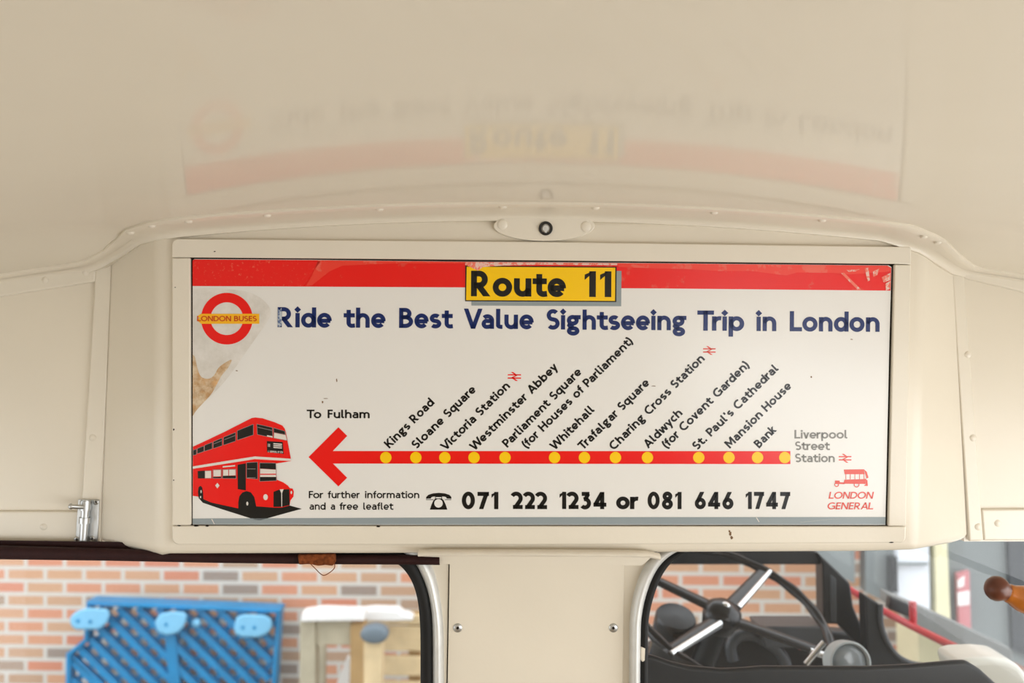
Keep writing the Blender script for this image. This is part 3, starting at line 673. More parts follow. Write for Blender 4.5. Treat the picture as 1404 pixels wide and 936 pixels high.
rail_symbol(696.2, 510, 714.4, 521.7, 'red'); rail_symbol(963.7, 474.5, 981, 486, 'fadedred'); rail_symbol(1149.6, 622, 1167, 633.7, 'fadedred')
# old open-staircase omnibus emblem
c6 = lambda pts: c7(pts, 1000, 565)
ob = flatpoly('omnibus_emblem', 'fadedred', c6([(940, 470), (1106, 468), (1110, 508), (946, 508)]), D1, sg, 'pale red drawing of an old open-staircase omnibus')
mb = MB()
for q in ([(944, 553), (1114, 548), (1118, 588), (936, 586)], [(1106, 470), (1128, 488), (1142, 536), (1126, 544), (1114, 500)], [(1112, 540), (1134, 560), (1136, 606), (1104, 602), (1120, 590)], [(866, 560), (904, 560), (908, 574), (946, 576), (946, 590), (868, 588)]) + tuple([(x, 508), (x + 5, 508), (x + 5, 550), (x, 550)] for x in (954, 990, 1028, 1066, 1102)):
    mb.poly([S(a, b, D1) for a, b in c6(q)])
for x, r in ((880, 19), (1044, 23)): ringpoly(mb, 1000 + x / 6, 565 + 593 / 6, r / 6, r / 6 - 1.1, D2, 24)
mb.build('omnibus_body', I['fadedred'], ob)
mb = MB(); put_text(mb, 'LONDON', 1135.6, 683.2, 1196, 683.2, 9.4, 0.165, D1, slant=0.20); put_text(mb, 'GENERAL', 1133.6, 697.8, 1196.5, 697.8, 9.5, 0.165, D1, slant=0.20)
mb.build('emblem_lettering', I['fadedred'], ob)
# drawing of the double-decker
c1 = lambda pts: c7(pts, 260, 565)
bp = flatpoly('bus_picture', 'red', c1([(30, 282), (100, 250), (300, 155), (490, 58), (515, 46), (545, 42), (600, 48), (700, 80), (765, 108), (784, 132), (794, 165), (836, 384), (836, 400), (712, 420), (719, 552), (772, 574), (810, 600), (826, 622), (850, 626), (859, 650), (856, 692), (832, 722), (824, 764), (760, 782), (696, 782), (560, 772), (400, 788), (180, 740), (66, 690), (30, 686)]), D2, sg, 'drawing of a red double-decker bus')
flatpoly('picture_shadow', 'black', c1([(74, 700), (110, 742), (250, 790), (540, 882), (580, 887), (924, 792), (820, 764), (700, 782), (560, 770), (400, 780), (200, 735), (120, 690)]), D1, bp)
mb = MB()
blk = [[(33, 312), (60, 300), (60, 345), (33, 352)], [(68, 296), (121, 275), (121, 320), (68, 338)], [(127, 270), (190, 245), (190, 298), (127, 318)], [(199, 240), (271, 210), (271, 272), (199, 296)], [(283, 204), (381, 164), (381, 235), (283, 268)], [(396, 150), (527, 97), (527, 184), (396, 227)],
       [(556, 95), (683, 124), (687, 208), (561, 180)], [(694, 126), (785, 154), (790, 182), (696, 164)], [(638, 235), (768, 244), (776, 340), (640, 326)], [(398, 430), (465, 418), (465, 640), (400, 630)], [(472, 412), (562, 408), (562, 546), (472, 540)],
       [(580, 414), (712, 416), (712, 468), (580, 460)], [(580, 530), (714, 530), (717, 560), (580, 566)], [(70, 482), (128, 478), (128, 542), (72, 542)], [(693, 652), (738, 635), (822, 630), (826, 760), (760, 776), (693, 776)], [(193, 530), (265, 528), (265, 541), (193, 541)], [(276, 520), (384, 520), (384, 542), (276, 542)]]
for q in blk: mb.poly([S(a, b, D3) for a, b in c1(q)])
mb.poly([S(a, b, D3) for a, b in c1([(404, 800), (404, 740), (412, 690), (436, 658), (470, 646), (506, 656), (534, 694), (552, 776), (520, 800), (480, 816), (440, 812)])])
mb.poly([S(a, b, D3) for a, b in c1([(76, 690), (72, 650), (78, 615), (92, 602), (106, 615), (114, 660), (116, 716), (92, 718)])])
mb.build('picture_black', I['black'], bp, label='black windows, wheels and grille of the drawing')
mb = MB()
wht = [[(30, 443), (300, 399), (540, 361), (838, 380), (837, 398), (700, 392), (540, 383), (300, 421), (30, 463)], [(700, 168), (792, 186), (803, 228), (697, 208)], [(584, 462), (712, 470), (713, 503), (584, 503)], [(584, 512), (713, 512), (714, 529), (584, 529)],
       [(132, 482), (180, 480), (180, 538), (132, 538)], [(200, 474), (260, 472), (260, 524), (200, 526)], [(280, 472), (322, 470), (322, 518), (280, 520)], [(328, 470), (380, 469), (380, 516), (328, 518)], [(744, 632), (776, 630), (764, 662), (764, 774), (758, 774), (757, 662)], [(232, 578), (250, 600), (232, 624), (214, 600)], [(640, 186), (684, 194), (686, 206), (640, 198)],
       [(648, 256), (653, 256), (653, 282), (648, 282)], [(659, 257), (664, 257), (664, 283), (659, 283)], [(276, 441), (378, 432), (378, 442), (276, 452)]]
for q in wht: mb.poly([S(a, b, D4) for a, b in c1(q)])
disc(mb, 260 + 628 / 6, 565 + 695 / 6, 3.1, 4.1, D4); disc(mb, 260 + 840 / 6, 565 + 657 / 6, 1.2, 2.2, D4)
disc(mb, 260 + 478 / 6, 565 + 748 / 6, 1.4, 2.6, D4); disc(mb, 260 + 98 / 6, 565 + 650 / 6, 0.8, 2.2, D4); disc(mb, 260 + 94 / 6, 565 + 695 / 6, 0.9, 1.5, D4)
for i in range(3): mb.poly([S(a, b, D4) for a, b in c1([(692, 252 + 15 * i), (762, 257 + 15 * i), (763, 266 + 15 * i), (693, 261 + 15 * i)])])
put_text(mb, 'LIVERPOOL ST STN', 260 + 648 / 6, 565 + 328 / 6, 260 + 770 / 6, 565 + 335 / 6, 2.6, 0.2, D4)
mb.build('picture_white', I['buswhite'], bp, label='white waistband, panes and lamps of the drawing')
mb = MB()
def outline(q, w=3.0):
    q = c1(q); n = len(q)
    for i in range(n):
        a, b = q[i], q[(i + 1) % n]; l = math.hypot(b[0] - a[0], b[1] - a[1]); nx, ny = -(b[1] - a[1]) / l * w / 12, (b[0] - a[0]) / l * w / 12
        mb.poly([S(a[0] - nx, a[1] - ny, D4), S(b[0] - nx, b[1] - ny, D4), S(b[0] + nx, b[1] + ny, D4), S(a[0] + nx, a[1] + ny, D4)])
for q in blk[:8] + [blk[10]] + [[(580, 414), (712, 416), (717, 560), (580, 566)], [(130, 480), (182, 478), (182, 541), (130, 541)], [(195, 470), (265, 468), (265, 541), (195, 541)], [(275, 468), (385, 465), (385, 542), (275, 542)], [(694, 128), (786, 154), (804, 230), (696, 210)]]: outline(q)
for a, b, c, e in ((290, 222, 376, 188), (205, 256, 268, 230), (565, 120, 680, 146), (480, 462, 545, 462), (480, 535, 545, 535)): outline([(a, b), (c, e), (c, e + 3), (a, b + 3)], 2)
mb.build('picture_outline', I['busgrey'], bp, label='pale grey window outlines of the drawing')

# ------------------------------------------------------------------ oval lock plate
lk = thing('lock_plate', 'cream oval plate with a black round lock, above the sign', 'lock', S(746, 330, 0.0))
mb = MB()
el = [(746 + 69 * math.cos(2 * PI * k / 56), 310 + 20.5 * math.sin(2 * PI * k / 56)) for k in range(56)]
mb.loft([[S(a, b, 0.0055) for a, b in el], [S(a, b, -0.004) for a, b in el]]); mb.build('plate', M['cream_rail'], lk, bevel=0.0012, seg=3)
mb = MB(); mb.lathe(S(748, 313.5, 0.004), NRM, [(0, 0.0095), (0.0035, 0.0095), (0.0045, 0.0085), (0.0045, 0.0062), (0.001, 0.0058), (0.001, 0.0)], 28); mb.build('lock_ring', M['blackplastic'], lk, smooth=True, label='black lock ring')
mb = MB(); mb.lathe(S(748, 313.5, 0.004), NRM, [(0, 0.0048), (0.0035, 0.0048), (0.004, 0.0042), (0.004, 0.0)], 20); mb.prism([S(a, b, 0.0082) for a, b in ((746.6, 313.5), (749.4, 313.5), (749.2, 321), (746.8, 321))], NRM * -0.004); mb.build('key_barrel', M['alloy'], lk, label='pale key barrel')
for px, py in ((689, 308), (803, 311)):
    mb = MB(); dome(mb, S(px, py, 0.0055), NRM, 0.0072, 0.0022); mb.build('screw', M['cream_rail'], lk, smooth=True)

# ------------------------------------------------------------------ slide bolt on the left panel
sb = thing('slide_bolt', 'small bright metal slide bolt at the foot of the left panel', 'bolt', P(119, 745, 1.424))
YS = 1.4245
mb = MB(); mb.prism([P(a, b, YS) for a, b in ((107, 684), (136, 685), (133.5, 745), (103, 745))], (0, 0.003, 0)); mb.build('plate', M['steel'], sb, bevel=0.0008)
mb = MB(); mb.tube([P(118, 685, YS - 0.006), P(114, 744, YS - 0.006)], 0.0058, 18); mb.build('bolt_rod', M['steel'], sb, smooth=True)
mb = MB(); mb.tube([P(117.6, 686, YS - 0.006), P(116.8, 699, YS - 0.006)], 0.0078, 18); mb.tube([P(116.3, 709, YS - 0.006), P(115.8, 717, YS - 0.006)], 0.0078, 18); mb.build('keeper', M['steel'], sb, smooth=True)
mb = MB(); mb.tube([P(117, 695, YS - 0.008), P(108, 694.5, YS - 0.018), P(98, 694, YS - 0.024)], 0.0032, 14); dome(mb, P(97.5, 694, YS - 0.0245), (-1, -0.6, 0), 0.0044, 0.004); mb.build('bolt_knob', M['steel'], sb, smooth=True)
for px, py in ((131.5, 688), (126, 738), (105, 739)):
    mb = MB(); dome(mb, P(px, py, YS), (0, -1, 0), 0.0040, 0.0018); sc = mb.build('screw', M['steel'], sb, smooth=True)
    mb = MB(); c = P(px, py, YS - 0.0021)
    for dx, dz in ((0.0020, 0.0005), (0.0005, 0.0020)): mb.box(c, (2 * dx, 0.0006, 2 * dz))
    mb.build('screw_slot', M['gap'], sc)

# ------------------------------------------------------------------ centre cover panel
cp = thing('cover_panel', 'plain cream cover panel on the pillar between the two windows', 'panel', P(735, 1000, YW))
mb = MB(); mb.prism([P(a, b, YW - 0.003) for a, b in ((616.5, 765), (855.5, 765), (853.5, 1005), (612.5, 1005))], (0, 0.003, 0)); mb.build('panel', M['cream'], cp, bevel=0.0008)
mb = MB(); mb.prism([P(a, b, YW - 0.0006) for a, b in ((615.2, 765), (616.5, 765), (612.5, 1005), (611.0, 1005))], (0, 0.0005, 0)); mb.build('seam', M['gap'], cp, label='dark seam')
for px, py, lb in ((627.5, 860.5, 'left screw with a chipped rim'), (841, 860.5, 'right screw')):
    mb = MB(); dome(mb, P(px, py, YW - 0.003), (0, -1, 0), 0.0066, 0.0024); sc = mb.build('screw', M['steel'], cp, smooth=True, label=lb)
    mb = MB(); mb.lathe(P(px, py, YW - 0.0048), (0, -1, 0), [(0, 0.002), (0.0010, 0.002), (0.0011, 0.0)], 12); mb.build('screw_recess', M['gap'], sc)

# ------------------------------------------------------------------ blind over the left window
wbn = thing('window_blind', 'rolled dark maroon blind along the top of the left window', 'blind', P(300, 768, 1.40))
pts = [(-260, 755.5), (0, 757), (150, 760), (300, 764), (450, 766.5), (560, 767), (603, 768)]
mb = MB(); rr = [0.0098, 0.0098, 0.0086, 0.0075, 0.0068, 0.0068, 0.0062]
rings = []
for (a, b), r in zip(pts, rr): rings.append([P(a, b, 1.396) + Vector((0, 0.009 * math.cos(t), r * math.sin(t))) for t in [2 * PI * k / 16 for k in range(16)]])
mb.loft(rings); mb.prism([P(a, b, 1.408) for a, b in ((-260, 738), (560, 748), (560, 766), (-260, 760))], (0, 0.004, 0)); mb.build('blind_roll', M['maroon'], wbn, smooth=True)
ct = thing('blind_catch', 'small rusty catch with a loop of wire, on the maroon blind', 'catch', P(434, 776, 1.385))
mb = MB(); mb.prism([P(a, b, 1.380) for a, b in ((408, 761), (458, 760), (460, 770), (456, 775.5), (446, 774.5), (436, 775.5), (424, 773), (410, 774))], (0, 0.012, 0)); mb.build('catch_plate', M['rust'], ct, bevel=0.001)
mb = MB(); mb.tube([P(a, b, 1.382) for a, b in fine([(425, 772), (433, 780), (439, 786), (444, 788.5), (450, 786), (457, 780.5), (459, 776), (458, 770)], 4)], 0.0006, 8); mb.build('wire_loop', M['rust'], ct)

# ------------------------------------------------------------------ turned wooden handle at the right edge
th = thing('turned_handle', 'turned wooden handle with a dark ball end, at the right edge', 'handle', P(1500, 840, 1.22))
A = P(1352, 800.5, 1.20); ax = (P(1440, 836, 1.20) - A).normalized(); k = 1.20 / F
def kk(prof): return [(a * k, r * k) for a, r in prof]
mb = MB(); mb.lathe(A, ax, kk([(0, 0), (0.8, 6), (3, 10.5), (7, 14.5), (13, 17), (19, 17), (24, 15), (28, 12.5), (32, 11.5)])); mb.build('ball_end', M['wood_ball'], th, smooth=True, label='dark ball end')
mb = MB(); mb.lathe(A, ax, kk([(30, 11), (31, 12), (34, 13), (38, 13.2), (44, 15.5), (52, 18), (60, 18.5), (75, 16), (95, 13), (120, 12), (150, 13), (170, 15), (171, 0)])); mb.build('grip', M['wood_amber'], th, smooth=True, label='amber grip')
mb = MB(); mb.lathe(A, ax, kk([(170, 7), (420, 7)])); mb.build('spindle', M['steel'], th, smooth=True)

# ------------------------------------------------------------------ driver's cab
def flat(name, pts, Y, th, m, label, cat, bevel=0.004):
    mb = MB(); mb.prism([P(a, b, Y) for a, b in pts], (0, th, 0)); return tag(mb.build(name, M[m], bevel=bevel, seg=3), label, cat)
def c5(pts): return [(1080 + a / 4.333, 720 + b / 4.333) for a, b in pts]
cf = thing('cab_window_frame', 'black frame of the cab side window behind the steering wheel', 'window frame', P(1130, 855, 2.45))
mb = MB(); mb.prism([P(a, b, 2.42) for a, b in c5([(-900, 150), (150, 150), (190, 170), (228, 212), (218, 234), (-900, 234)])], (0, 0.05, 0)); mb.build('top_rail', M['black'], cf, bevel=0.004)
mb = MB(); mb.prism([P(a, b, 2.40) for a, b in c5([(180, 165), (250, 228), (372, 345), (392, 485), (452, 625), (475, 720), (430, 720), (300, 588), (213, 586), (207, 228)])], (0, 0.06, 0)); po = mb.build('post', M['black'], cf, bevel=0.004)
mb = MB(); mb.prism([P(a, b, 2.396) for a, b in c5([(252, 290), (288, 320), (292, 575), (258, 575)])], (0, 0.01, 0)); mb.build('post_strip', M['darkgrey'], po, bevel=0.002)
lfr = thing('cab_quarter_frame', 'black rounded frame of the quarter window at the far right of the cab', 'window frame', P(1200, 900, 2.3))
mb = MB(); mb.prism([P(a, b, 2.30) for a, b in c5([(463, 418), (548, 468), (556, 590), (590, 690), (645, 770), (720, 815), (720, 1700), (500, 1700), (478, 760), (468, 620)])], (0, 0.05, 0)); mb.build('post', M['black'], lfr, bevel=0.004)
mb = MB(); mb.tube([P(a, b, 2.295) for a, b in fine(c5([(552, 468), (556, 590), (592, 690), (648, 770), (725, 815), (800, 830)]), 5)], 0.006, 10); mb.build('rubber_edge', M['darkgrey'], lfr, smooth=True)
flat('cab_ledge', [(1040, 859), (1128, 859), (1134, 888), (1050, 888)], 2.38, 0.10, 'darkgrey', 'dark grey ledge under the cab side window', 'ledge')
flat('dashboard', [(850, 905), (905, 880), (942, 862), (1000, 860), (1045, 858), (1178, 868), (1200, 890), (1200, 1000), (850, 1000)], 2.50, 0.05, 'black', 'black dashboard behind the steering wheel', 'dashboard', 0.008)
flat('partition_ledge', [(850, 890), (897, 900), (920, 908), (945, 914), (989, 918), (1022, 916.5), (1045, 914.5), (1184, 915), (1250, 912), (1308, 907), (1326, 906), (1345, 918), (1375, 945), (1390, 1010), (1390, 1080), (850, 1080)], 1.62, 0.015, 'black', 'black partition top along the foot of the right window', 'partition', 0.006)
# steering wheel
d = (P(1000, 840, 1.0) - Vector((0, 0, CZ))).normalized()
e1 = Vector((0.906, 0, -0.423)); e1 = (e1 - d * e1.dot(d)).normalized()
mm = Vector((0.423, 0, 0.906)); mm = (mm - d * mm.dot(d) - e1 * mm.dot(e1)).normalized()
wn = (-d * 0.56 + mm * 0.83).normalized(); e2 = wn.cross(e1).normalized(); WC = P(1000, 840, 2.2); WR = 0.228
def W(px, py, dn=0.0):
    o = Vector((0, 0, CZ)); r = (P(px, py, 1.0) - o); t = (WC - o).dot(wn) / r.dot(wn); return o + r * t + wn * dn
sw = thing('steering_wheel', 'large black steering wheel with bright metal edged spokes in the cab', 'steering wheel', W(992, 838, -0.10))
mb = MB(); mb.tube([WC + (e1 * math.cos(a) + e2 * math.sin(a)) * WR for a in [2 * PI * k / 96 for k in range(96)]], [0.0105 + 0.0012 * math.cos(18 * 2 * PI * k / 96) for k in range(96)], 14, closed=True); mb.build('rim', M['blackplastic'], sw, smooth=True)
HB = W(992, 838, -0.012)
mb = MB(); mb.lathe(HB, wn, [(-0.03, 0.0), (-0.03, 0.036), (0.0, 0.044), (0.016, 0.040), (0.027, 0.028), (0.031, 0.012), (0.031, 0.0)]); hb = mb.build('hub', M['blackplastic'], sw, smooth=True)
mb = MB(); mb.lathe(HB + wn * 0.029, wn, [(0, 0.0085), (0.004, 0.0085), (0.006, 0.005), (0.006, 0)]); mb.build('horn_button', M['chrome'], hb, smooth=True, label='bright button')
def spoke(a, b, strips, w=0.019):
    p, q = W(*a, -0.004), W(*b, 0.0); t = (q - p).normalized(); s = wn.cross(t).normalized()
    mb = MB(); mb.loft([[p + s * w * math.cos(u) + wn * 0.006 * math.sin(u) for u in [2 * PI * k / 14 for k in range(14)]], [q + s * w * 0.75 * math.cos(u) + wn * 0.006 * math.sin(u) for u in [2 * PI * k / 14 for k in range(14)]]])
    o = mb.build('spoke', M['blackplastic'], sw, smooth=True)
    for f0, f1, side in strips:
        mb = MB(); c0 = p + (q - p) * f0 + s * side * w + wn * 0.005; c1_ = p + (q - p) * f1 + s * side * w * 0.9 + wn * 0.005
        mb.tube([c0, c1_], 0.0072, 10); mb.build('spoke_edge', M['chrome'], o, smooth=True, label='bright metal edge')
spoke((1004, 829), (1049, 781), [(0.0, 0.97, -0.75)]); spoke((976, 829), (880, 786), []); spoke((982, 851), (912, 897), [(0.0, 0.97, 0.5)]); spoke((1008, 850), (1126, 893), [(0.86, 1.02, -0.9)], 0.020)
mb = MB(); mb.tube([HB - wn * 0.02, HB - wn * 0.34], [0.026, 0.030], 18); mb.build('column', M['black'], sw, smooth=True)
# gear selector drum
gd = thing('selector_drum', 'black slotted drum beside the steering wheel hub, left edge of the cab', 'drum', P(915, 900, 2.3))
ux = Vector((0.12, -0.42, 0.9)).normalized(); b0 = P(914, 898, 2.32)
mb = MB(); mb.lathe(b0, ux, [(0, 0.0), (0, 0.043), (0.070, 0.044), (0.074, 0.047), (0.112, 0.047), (0.117, 0.044), (0.119, 0.0)]); mb.build('drum_body', M['blackplastic'], gd, smooth=True)
mb = MB(); c = b0 + ux * 0.098 + Vector((0.006, -0.046, -0.016)); mb.box(c, (0.034, 0.012, 0.009)); mb.build('slot', M['gap'], gd)
# column bracket, red knob, dial
mb = MB()
rg = [P(a, b, 2.42) for a, b in fine([(1005, 905), (1002, 885), (1012, 872), (1030, 870), (1052, 880), (1070, 895), (1078, 912)], 4)]
mb.tube(rg, 0.014, 10); tag(mb.build('column_bracket', M['darkgrey'], smooth=True), 'curved grey bracket below the steering wheel', 'bracket')
kb = thing('choke_control', 'small red pull knob on the dashboard', 'control', P(1098, 886, 2.46))
mb = MB(); mb.lathe(P(1096, 884, 2.44), (0.1, -1, 0.35), [(-0.03, 0.004), (0, 0.004), (0.001, 0.010), (0.010, 0.012), (0.018, 0.008), (0.020, 0)]); mb.build('knob_head', M['red_rail'], kb, smooth=True)
dl = thing('cab_dial', 'round glass dial with a pale ring, right of the steering wheel', 'dial', P(1166, 915, 1.95))
ax2 = Vector((0.1, -1, 0.22)).normalized(); c0 = P(1165, 908, 1.95); u = ax2.cross(Vector((0, 0, 1))).normalized(); v = u.cross(ax2)
def dcirc(r, h): return [c0 + ax2 * h + (u * math.cos(2 * PI * k / 40) * 1.04 + v * math.sin(2 * PI * k / 40)) * r for k in range(40)]
mb = MB(); mb.loft([dcirc(0.041, -0.03), dcirc(0.041, 0.0), dcirc(0.040, 0.005), dcirc(0.037, 0.006), dcirc(0.035, 0.003), dcirc(0.035, -0.03)], cap=False); mb.build('ring', M['dialring'], dl, smooth=True, label='pale ring')
mb = MB(); mb.loft([dcirc(0.0352, -0.005), dcirc(0.029, 0.001), dcirc(0.02, 0.0035), dcirc(0.001, 0.004)]); mb.build('glass', M['dialglass'], dl, smooth=True, label='domed grey glass')
mb = MB(); mb.tube([P(1130, 880, 2.0), P(1105, 910, 2.0)], 0.006, 10); tag(mb.build('bright_lever', M['chrome'], smooth=True), 'short bright lever between the steering wheel and the dial', 'lever')
# red rail and grey beam running out of the cab
mb = MB(); pth = [P(a, b, Y) for (a, b), Y in zip(c5([(340, 360), (470, 445), (580, 515), (740, 600), (960, 708), (1150, 795), (1330, 880)]), (2.75, 2.7, 2.66, 2.6, 2.4, 2.2, 1.95))]
mb.tube(pth, [0.0085, 0.009, 0.0095, 0.0095, 0.010, 0.010, 0.010], 12); tag(mb.build('red_handrail', M['red_rail'], smooth=True), 'red painted rail slanting down behind the right window', 'rail')
mb = MB(); mb.tube([P(a, b, 2.62) for a, b in c5([(742, 455), (746, 600)])], 0.0095, 10); tag(mb.build('rail_stay', M['red_rail'], smooth=True), 'short upright red stay standing on the slanting red rail', 'stay')
flat('mirror_bracket', c5([(612, 425), (722, 468), (735, 552), (600, 498)]), 2.7, 0.03, 'black', 'black bracket just above the slanting red rail', 'bracket')
flat('grey_beam', c5([(590, 400), (760, 470), (960, 560), (1330, 735), (1345, 830), (1100, 790), (760, 610), (700, 520), (590, 470)]), 3.0, 0.06, 'grey', 'grey beam slanting down above the red rail', 'beam')
mb = MB(); sl = [(1312, 908), (1330, 903.5), (1362, 902.5), (1384, 905), (1400, 913), (1412, 930), (1420, 1010), (1340, 1010)]
mb.prism([P(a, b, 1.85) for a, b in sl], (0, 0.10, 0)); tag(mb.build('cab_corner_cap', M['silver'], bevel=0.012, seg=5), 'glossy pale rounded corner cap at the bottom right', 'cap')

# ------------------------------------------------------------------ outside
mb = MB(); mb.box((0, 4.0, -0.05), (26, 14, 0.1)); tag(mb.build('ground', M['concrete']), 'grey concrete yard outside', 'ground', kind='structure')
mb = MB(); mb.box((0, 0.15, 2.6), (13, 0.3, 5.2))
bw = mb.build('wall_back', M['brick'], origin=Vector((0.038, 0, -0.019))); bw.location = (0.038, 5.72, -0.019); bw.rotation_euler = (0, 0, math.radians(-2.2))
tag(bw, 'pale orange brick wall across the yard', 'wall', kind='structure')
gw = thing('wall_shed', 'grey sheeted shed wall seen through the right window', 'wall', P(1400, 920, 4.6), kind='structure')
mb = MB(); mb.prism([P(a, b, 4.6) for a, b in ((1120, 560), (1172, 560), (1172, 800), (1120, 775))], (0, 0.08, 0)); mb.prism([P(a, b, 4.6) for a, b in ((1187, 560), (1900, 560), (1900, 1000), (1500, 960), (1300, 865), (1187, 812))], (0, 0.08, 0)); mb.build('sheeting', M['greywall'], gw)
mb = MB(); mb.prism([P(a, b, 4.57) for a, b in c5([(1310, 40), (1700, 40), (1700, 880), (1340, 740)])], (0, 0.04, 0)); mb.build('dark_sheet', M['darkgrey'], gw)
ww = thing('shed_window', 'bright white shed window beyond the right window', 'window', P(1250, 835, 4.55))
mb = MB(); mb.prism([P(a, b, 4.55) for a, b in c5([(650, 60), (838, 60), (846, 512), (656, 420)])], (0, 0.05, 0)); mb.build('board', M['whitewin'], ww)
mb = MB(); mb.prism([P(a, b, 4.52) for a, b in c5([(612, 190), (650, 190), (656, 398), (612, 398)])], (0, 0.05, 0)); mb.build('dark_jamb', M['black'], ww)
mb = MB(); mb.prism([P(a, b, 4.52) for a, b in c5([(650, 225), (838, 225), (838, 236), (650, 236)])], (0, 0.05, 0)); mb.build('glazing_bar', M['greywall'], ww)
flat('pale_pilaster', c5([(872, 40), (945, 40), (967, 568), (886, 540)]), 4.54, 0.06, 'paleyellow', 'pale yellow upright strip right of the white shed window', 'strip', 0)
sn = thing('hanging_sign', 'red and white upright sign on the grey shed wall', 'sign', P(1325, 862, 4.53))
mb = MB(); mb.prism([P(a, b, 4.54) for a, b in c5([(1010, 290), (1080, 270), (1090, 630), (1020, 600)])], (0, 0.03, 0)); mb.build('board', M['redsign'], sn)
mb = MB()
for q in ([(1012, 330), (1050, 300), (1048, 360), (1014, 372)], [(1012, 400), (1080, 390), (1080, 470), (1014, 480)]): mb.prism([P(a, b, 4.535) for a, b in c5(q)], (0, 0.008, 0))
mb.build('white_patch', M['white_foam'], sn)
flat('pale_block', c5([(775, 640), (985, 740), (990, 900), (780, 900)]), 5.2, 0.3, 'paleyellow', 'pale yellow block below the slanting red rail', 'block', 0)

# blue plastic pallet leaning on the wall
YP = 5.55
pa = thing('plastic_pallet', 'bright blue plastic pallet standing upright against the brick wall', 'pallet', P(240, 1000, YP))
mb = MB()
def bar(p, q, w, th=0.05, Y=YP):
    l = math.hypot(q[0] - p[0], q[1] - p[1]); nx, ny = -(q[1] - p[1]) / l * w / 2, (q[0] - p[0]) / l * w / 2
    mb.prism([P(a, b, Y) for a, b in ((p[0] - nx, p[1] - ny), (q[0] - nx, q[1] - ny), (q[0] + nx, q[1] + ny), (p[0] + nx, p[1] + ny))], (0, th, 0))
def clipseg(p, q):
    """keep the lattice bar inside the pallet outline"""
    def inside(a, b): return 833 < b < 1170 and a < 380 - (b - 835) * 0.10 and (a > 122 if b < 878 else a > 96 + max(0, 895 - b) * 1.1)
    n = 160; pts = [(p[0] + (q[0] - p[0]) * i / n, p[1] + (q[1] - p[1]) * i / n) for i in range(n + 1)]; ins = [z for z in pts if inside(*z)]
    return (ins[0], ins[-1]) if len(ins) > 3 else None
for k in range(-12, 36):
    s = clipseg((60 + k * 13.6 - 130, 820), (60 + k * 13.6 + 230, 1180)) if k % 2 == 0 else None
    if s: bar(*s, 8.5, 0.045)
    s = clipseg((60 + k * 13.6 + 130, 820), (60 + k * 13.6 - 230, 1180)) if k % 2 == 0 else None
    if s: bar(*s, 8.0, 0.045, YP + 0.045)
mb.build('lattice', M['blue'], pa)
mb = MB(); bar((118, 827), (384, 838), 6, 0.13, YP - 0.04); bar((381, 836), (360, 1180), 6, 0.10, YP - 0.02); bar((121, 827), (117, 880), 6, 0.09, YP - 0.02); bar((117, 878), (93, 898), 6, 0.09, YP - 0.02); bar((93, 895), (88, 1180), 6, 0.09, YP - 0.02)
bar((92, 896), (140, 940), 6, 0.05); bar((232, 862), (262, 1180), 15, 0.06, YP - 0.01)
mb.build('frame', M['blue'], pa, bevel=0.006)
for pts, dots in (([(96, 846), (104, 838), (120, 833), (148, 834.5), (151, 842), (147, 854), (136, 863), (104, 863), (97, 857)], ((107, 851), (124, 852))), ([(212, 852), (220, 841), (236, 837.5), (254, 839), (257, 846), (252, 860), (243, 868), (228, 871), (216, 866)], ((228, 856),)), ([(321, 858), (324, 846), (334, 841.5), (362, 842.5), (372, 848), (374, 858), (368, 868), (354, 874), (330, 873), (322, 868)], ((333, 860), (349, 860)))):
    mb = MB(); mb.loft([[P(a, b, YP - 0.10) for a, b in pts], [P(a, b, YP + 0.02) for a, b in pts]]); ft = mb.build('foot', M['blue_pale'], pa, bevel=0.012, seg=3, label='pale blue foot block')
    for a, b in dots:
        mb = MB(); mb.lathe(P(a, b, YP - 0.099), (0, -1, 0), [(0, 0.011), (0.003, 0.011), (0.004, 0)], 12); mb.build('foot_hole', M['blue'], ft)
mb = MB(); mb.lathe(P(270, 853, YP - 0.02), (0, -1, 0), [(0, 0.024), (0.02, 0.022), (0.03, 0.010), (0.031, 0)], 14); mb.build('plug', M['blue_pale'], pa, smooth=True, label='pale plug')

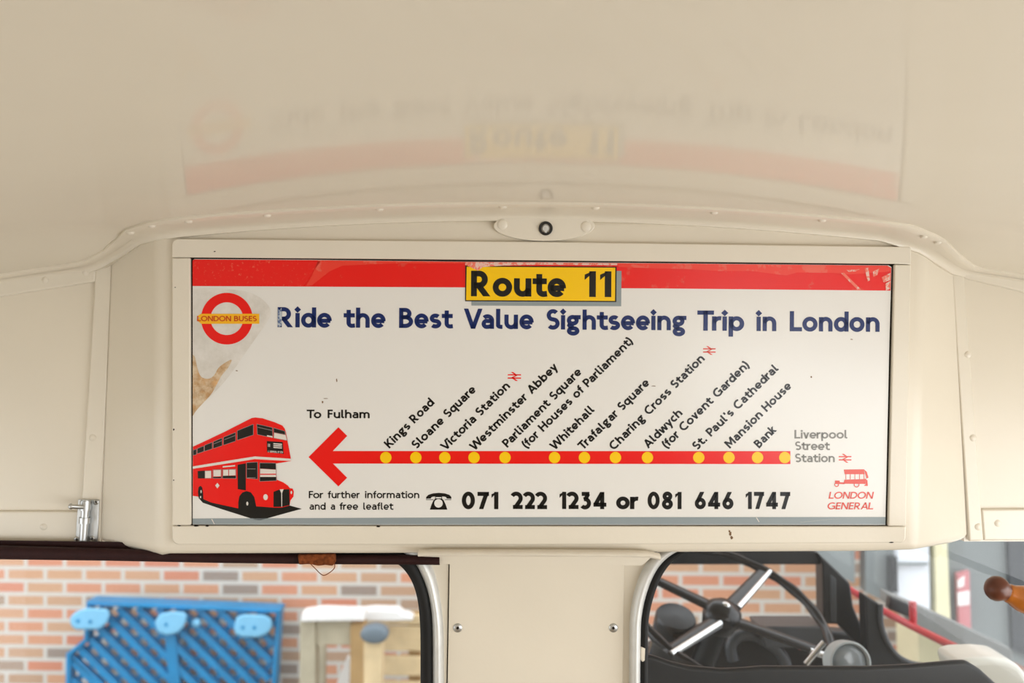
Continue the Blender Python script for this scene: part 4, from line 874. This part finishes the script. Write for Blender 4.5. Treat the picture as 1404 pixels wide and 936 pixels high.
# timber beside it
tf = thing('timber_crate', 'weathered open timber crate frame with a white top, right of the blue pallet', 'crate', P(455, 1000, 5.0))
def tb(pts, m, name, label=None, Y=5.0, th=0.10, parent=None):
    mb = MB(); mb.prism([P(a, b, Y) for a, b in pts], (0, th, 0)); return mb.build(name, M[m], parent or tf, bevel=0.006, label=label)
tb([(411, 852), (432, 850), (433, 1010), (410, 1010)], 'timber_grey', 'upright')
tb([(480, 856), (499, 855), (500, 1010), (479, 1010)], 'timber_dark', 'upright')
tb([(432, 850), (481, 851), (481, 885), (432, 884)], 'timber_grey', 'cross_board', Y=5.02)
tb([(414, 840), (440, 836), (500, 838), (500, 851), (412, 852)], 'white_foam', 'top_board', 'white top board', Y=4.96, th=0.10)
tb([(433, 884), (446, 884), (444, 1010), (433, 1010)], 'timber_grey', 'brace', Y=5.3, th=0.05)
tb([(462, 936), (476, 900), (481, 902), (472, 1010), (458, 1010)], 'white_foam', 'brace', 'pale slanting brace', Y=5.15, th=0.04)
gp = thing('timber_post', 'pale timber post with a slate grey rounded cap, in front of the pallets', 'post', P(510, 1010, 4.7))
tb([(499, 880), (524, 880), (522, 1010), (498, 1010)], 'timber', 'post', Y=4.7, th=0.09, parent=gp)
mb = MB(); c = P(513, 869.5, 4.68)
mb.loft([[c + Vector((0.066 * math.cos(a) * s, y, 0.043 * math.sin(a) * s)) for a in [2 * PI * k / 24 for k in range(24)]] for s, y in ((0.6, -0.02), (0.9, -0.012), (1.0, 0.0), (1.0, 0.05), (0.9, 0.07))])
mb.build('cap', M['capgrey'], gp, smooth=True, label='slate grey cap')
wp = thing('wooden_pallet', 'pale wooden pallet standing behind the capped timber post', 'pallet', P(550, 1010, 5.3))
for y0, y1 in ((842, 856), (858, 892), (899, 926), (934, 962), (970, 1005)): tb([(500, y0), (592, y0 + 1), (592, y1 + 1), (500, y1)], 'timber', 'slat', Y=5.3, th=0.03, parent=wp)
for x0 in (505, 560): tb([(x0, 842), (x0 + 16, 842), (x0 + 16, 1010), (x0, 1010)], 'timber_dark', 'bearer', Y=5.335, th=0.09, parent=wp)
bs = thing('white_sheet_bundle', 'folded white board lying on top of the wooden pallet', 'board', P(530, 842, 5.2))
mb = MB(); mb.prism([P(a, b, 5.15) for a, b in ((485, 846), (488, 838), (510, 835.5), (545, 836), (552, 842), (566, 846), (566, 851), (530, 852), (486, 852))], (0, 0.10, 0)); mb.build('board', M['white_foam'], bs, bevel=0.01)
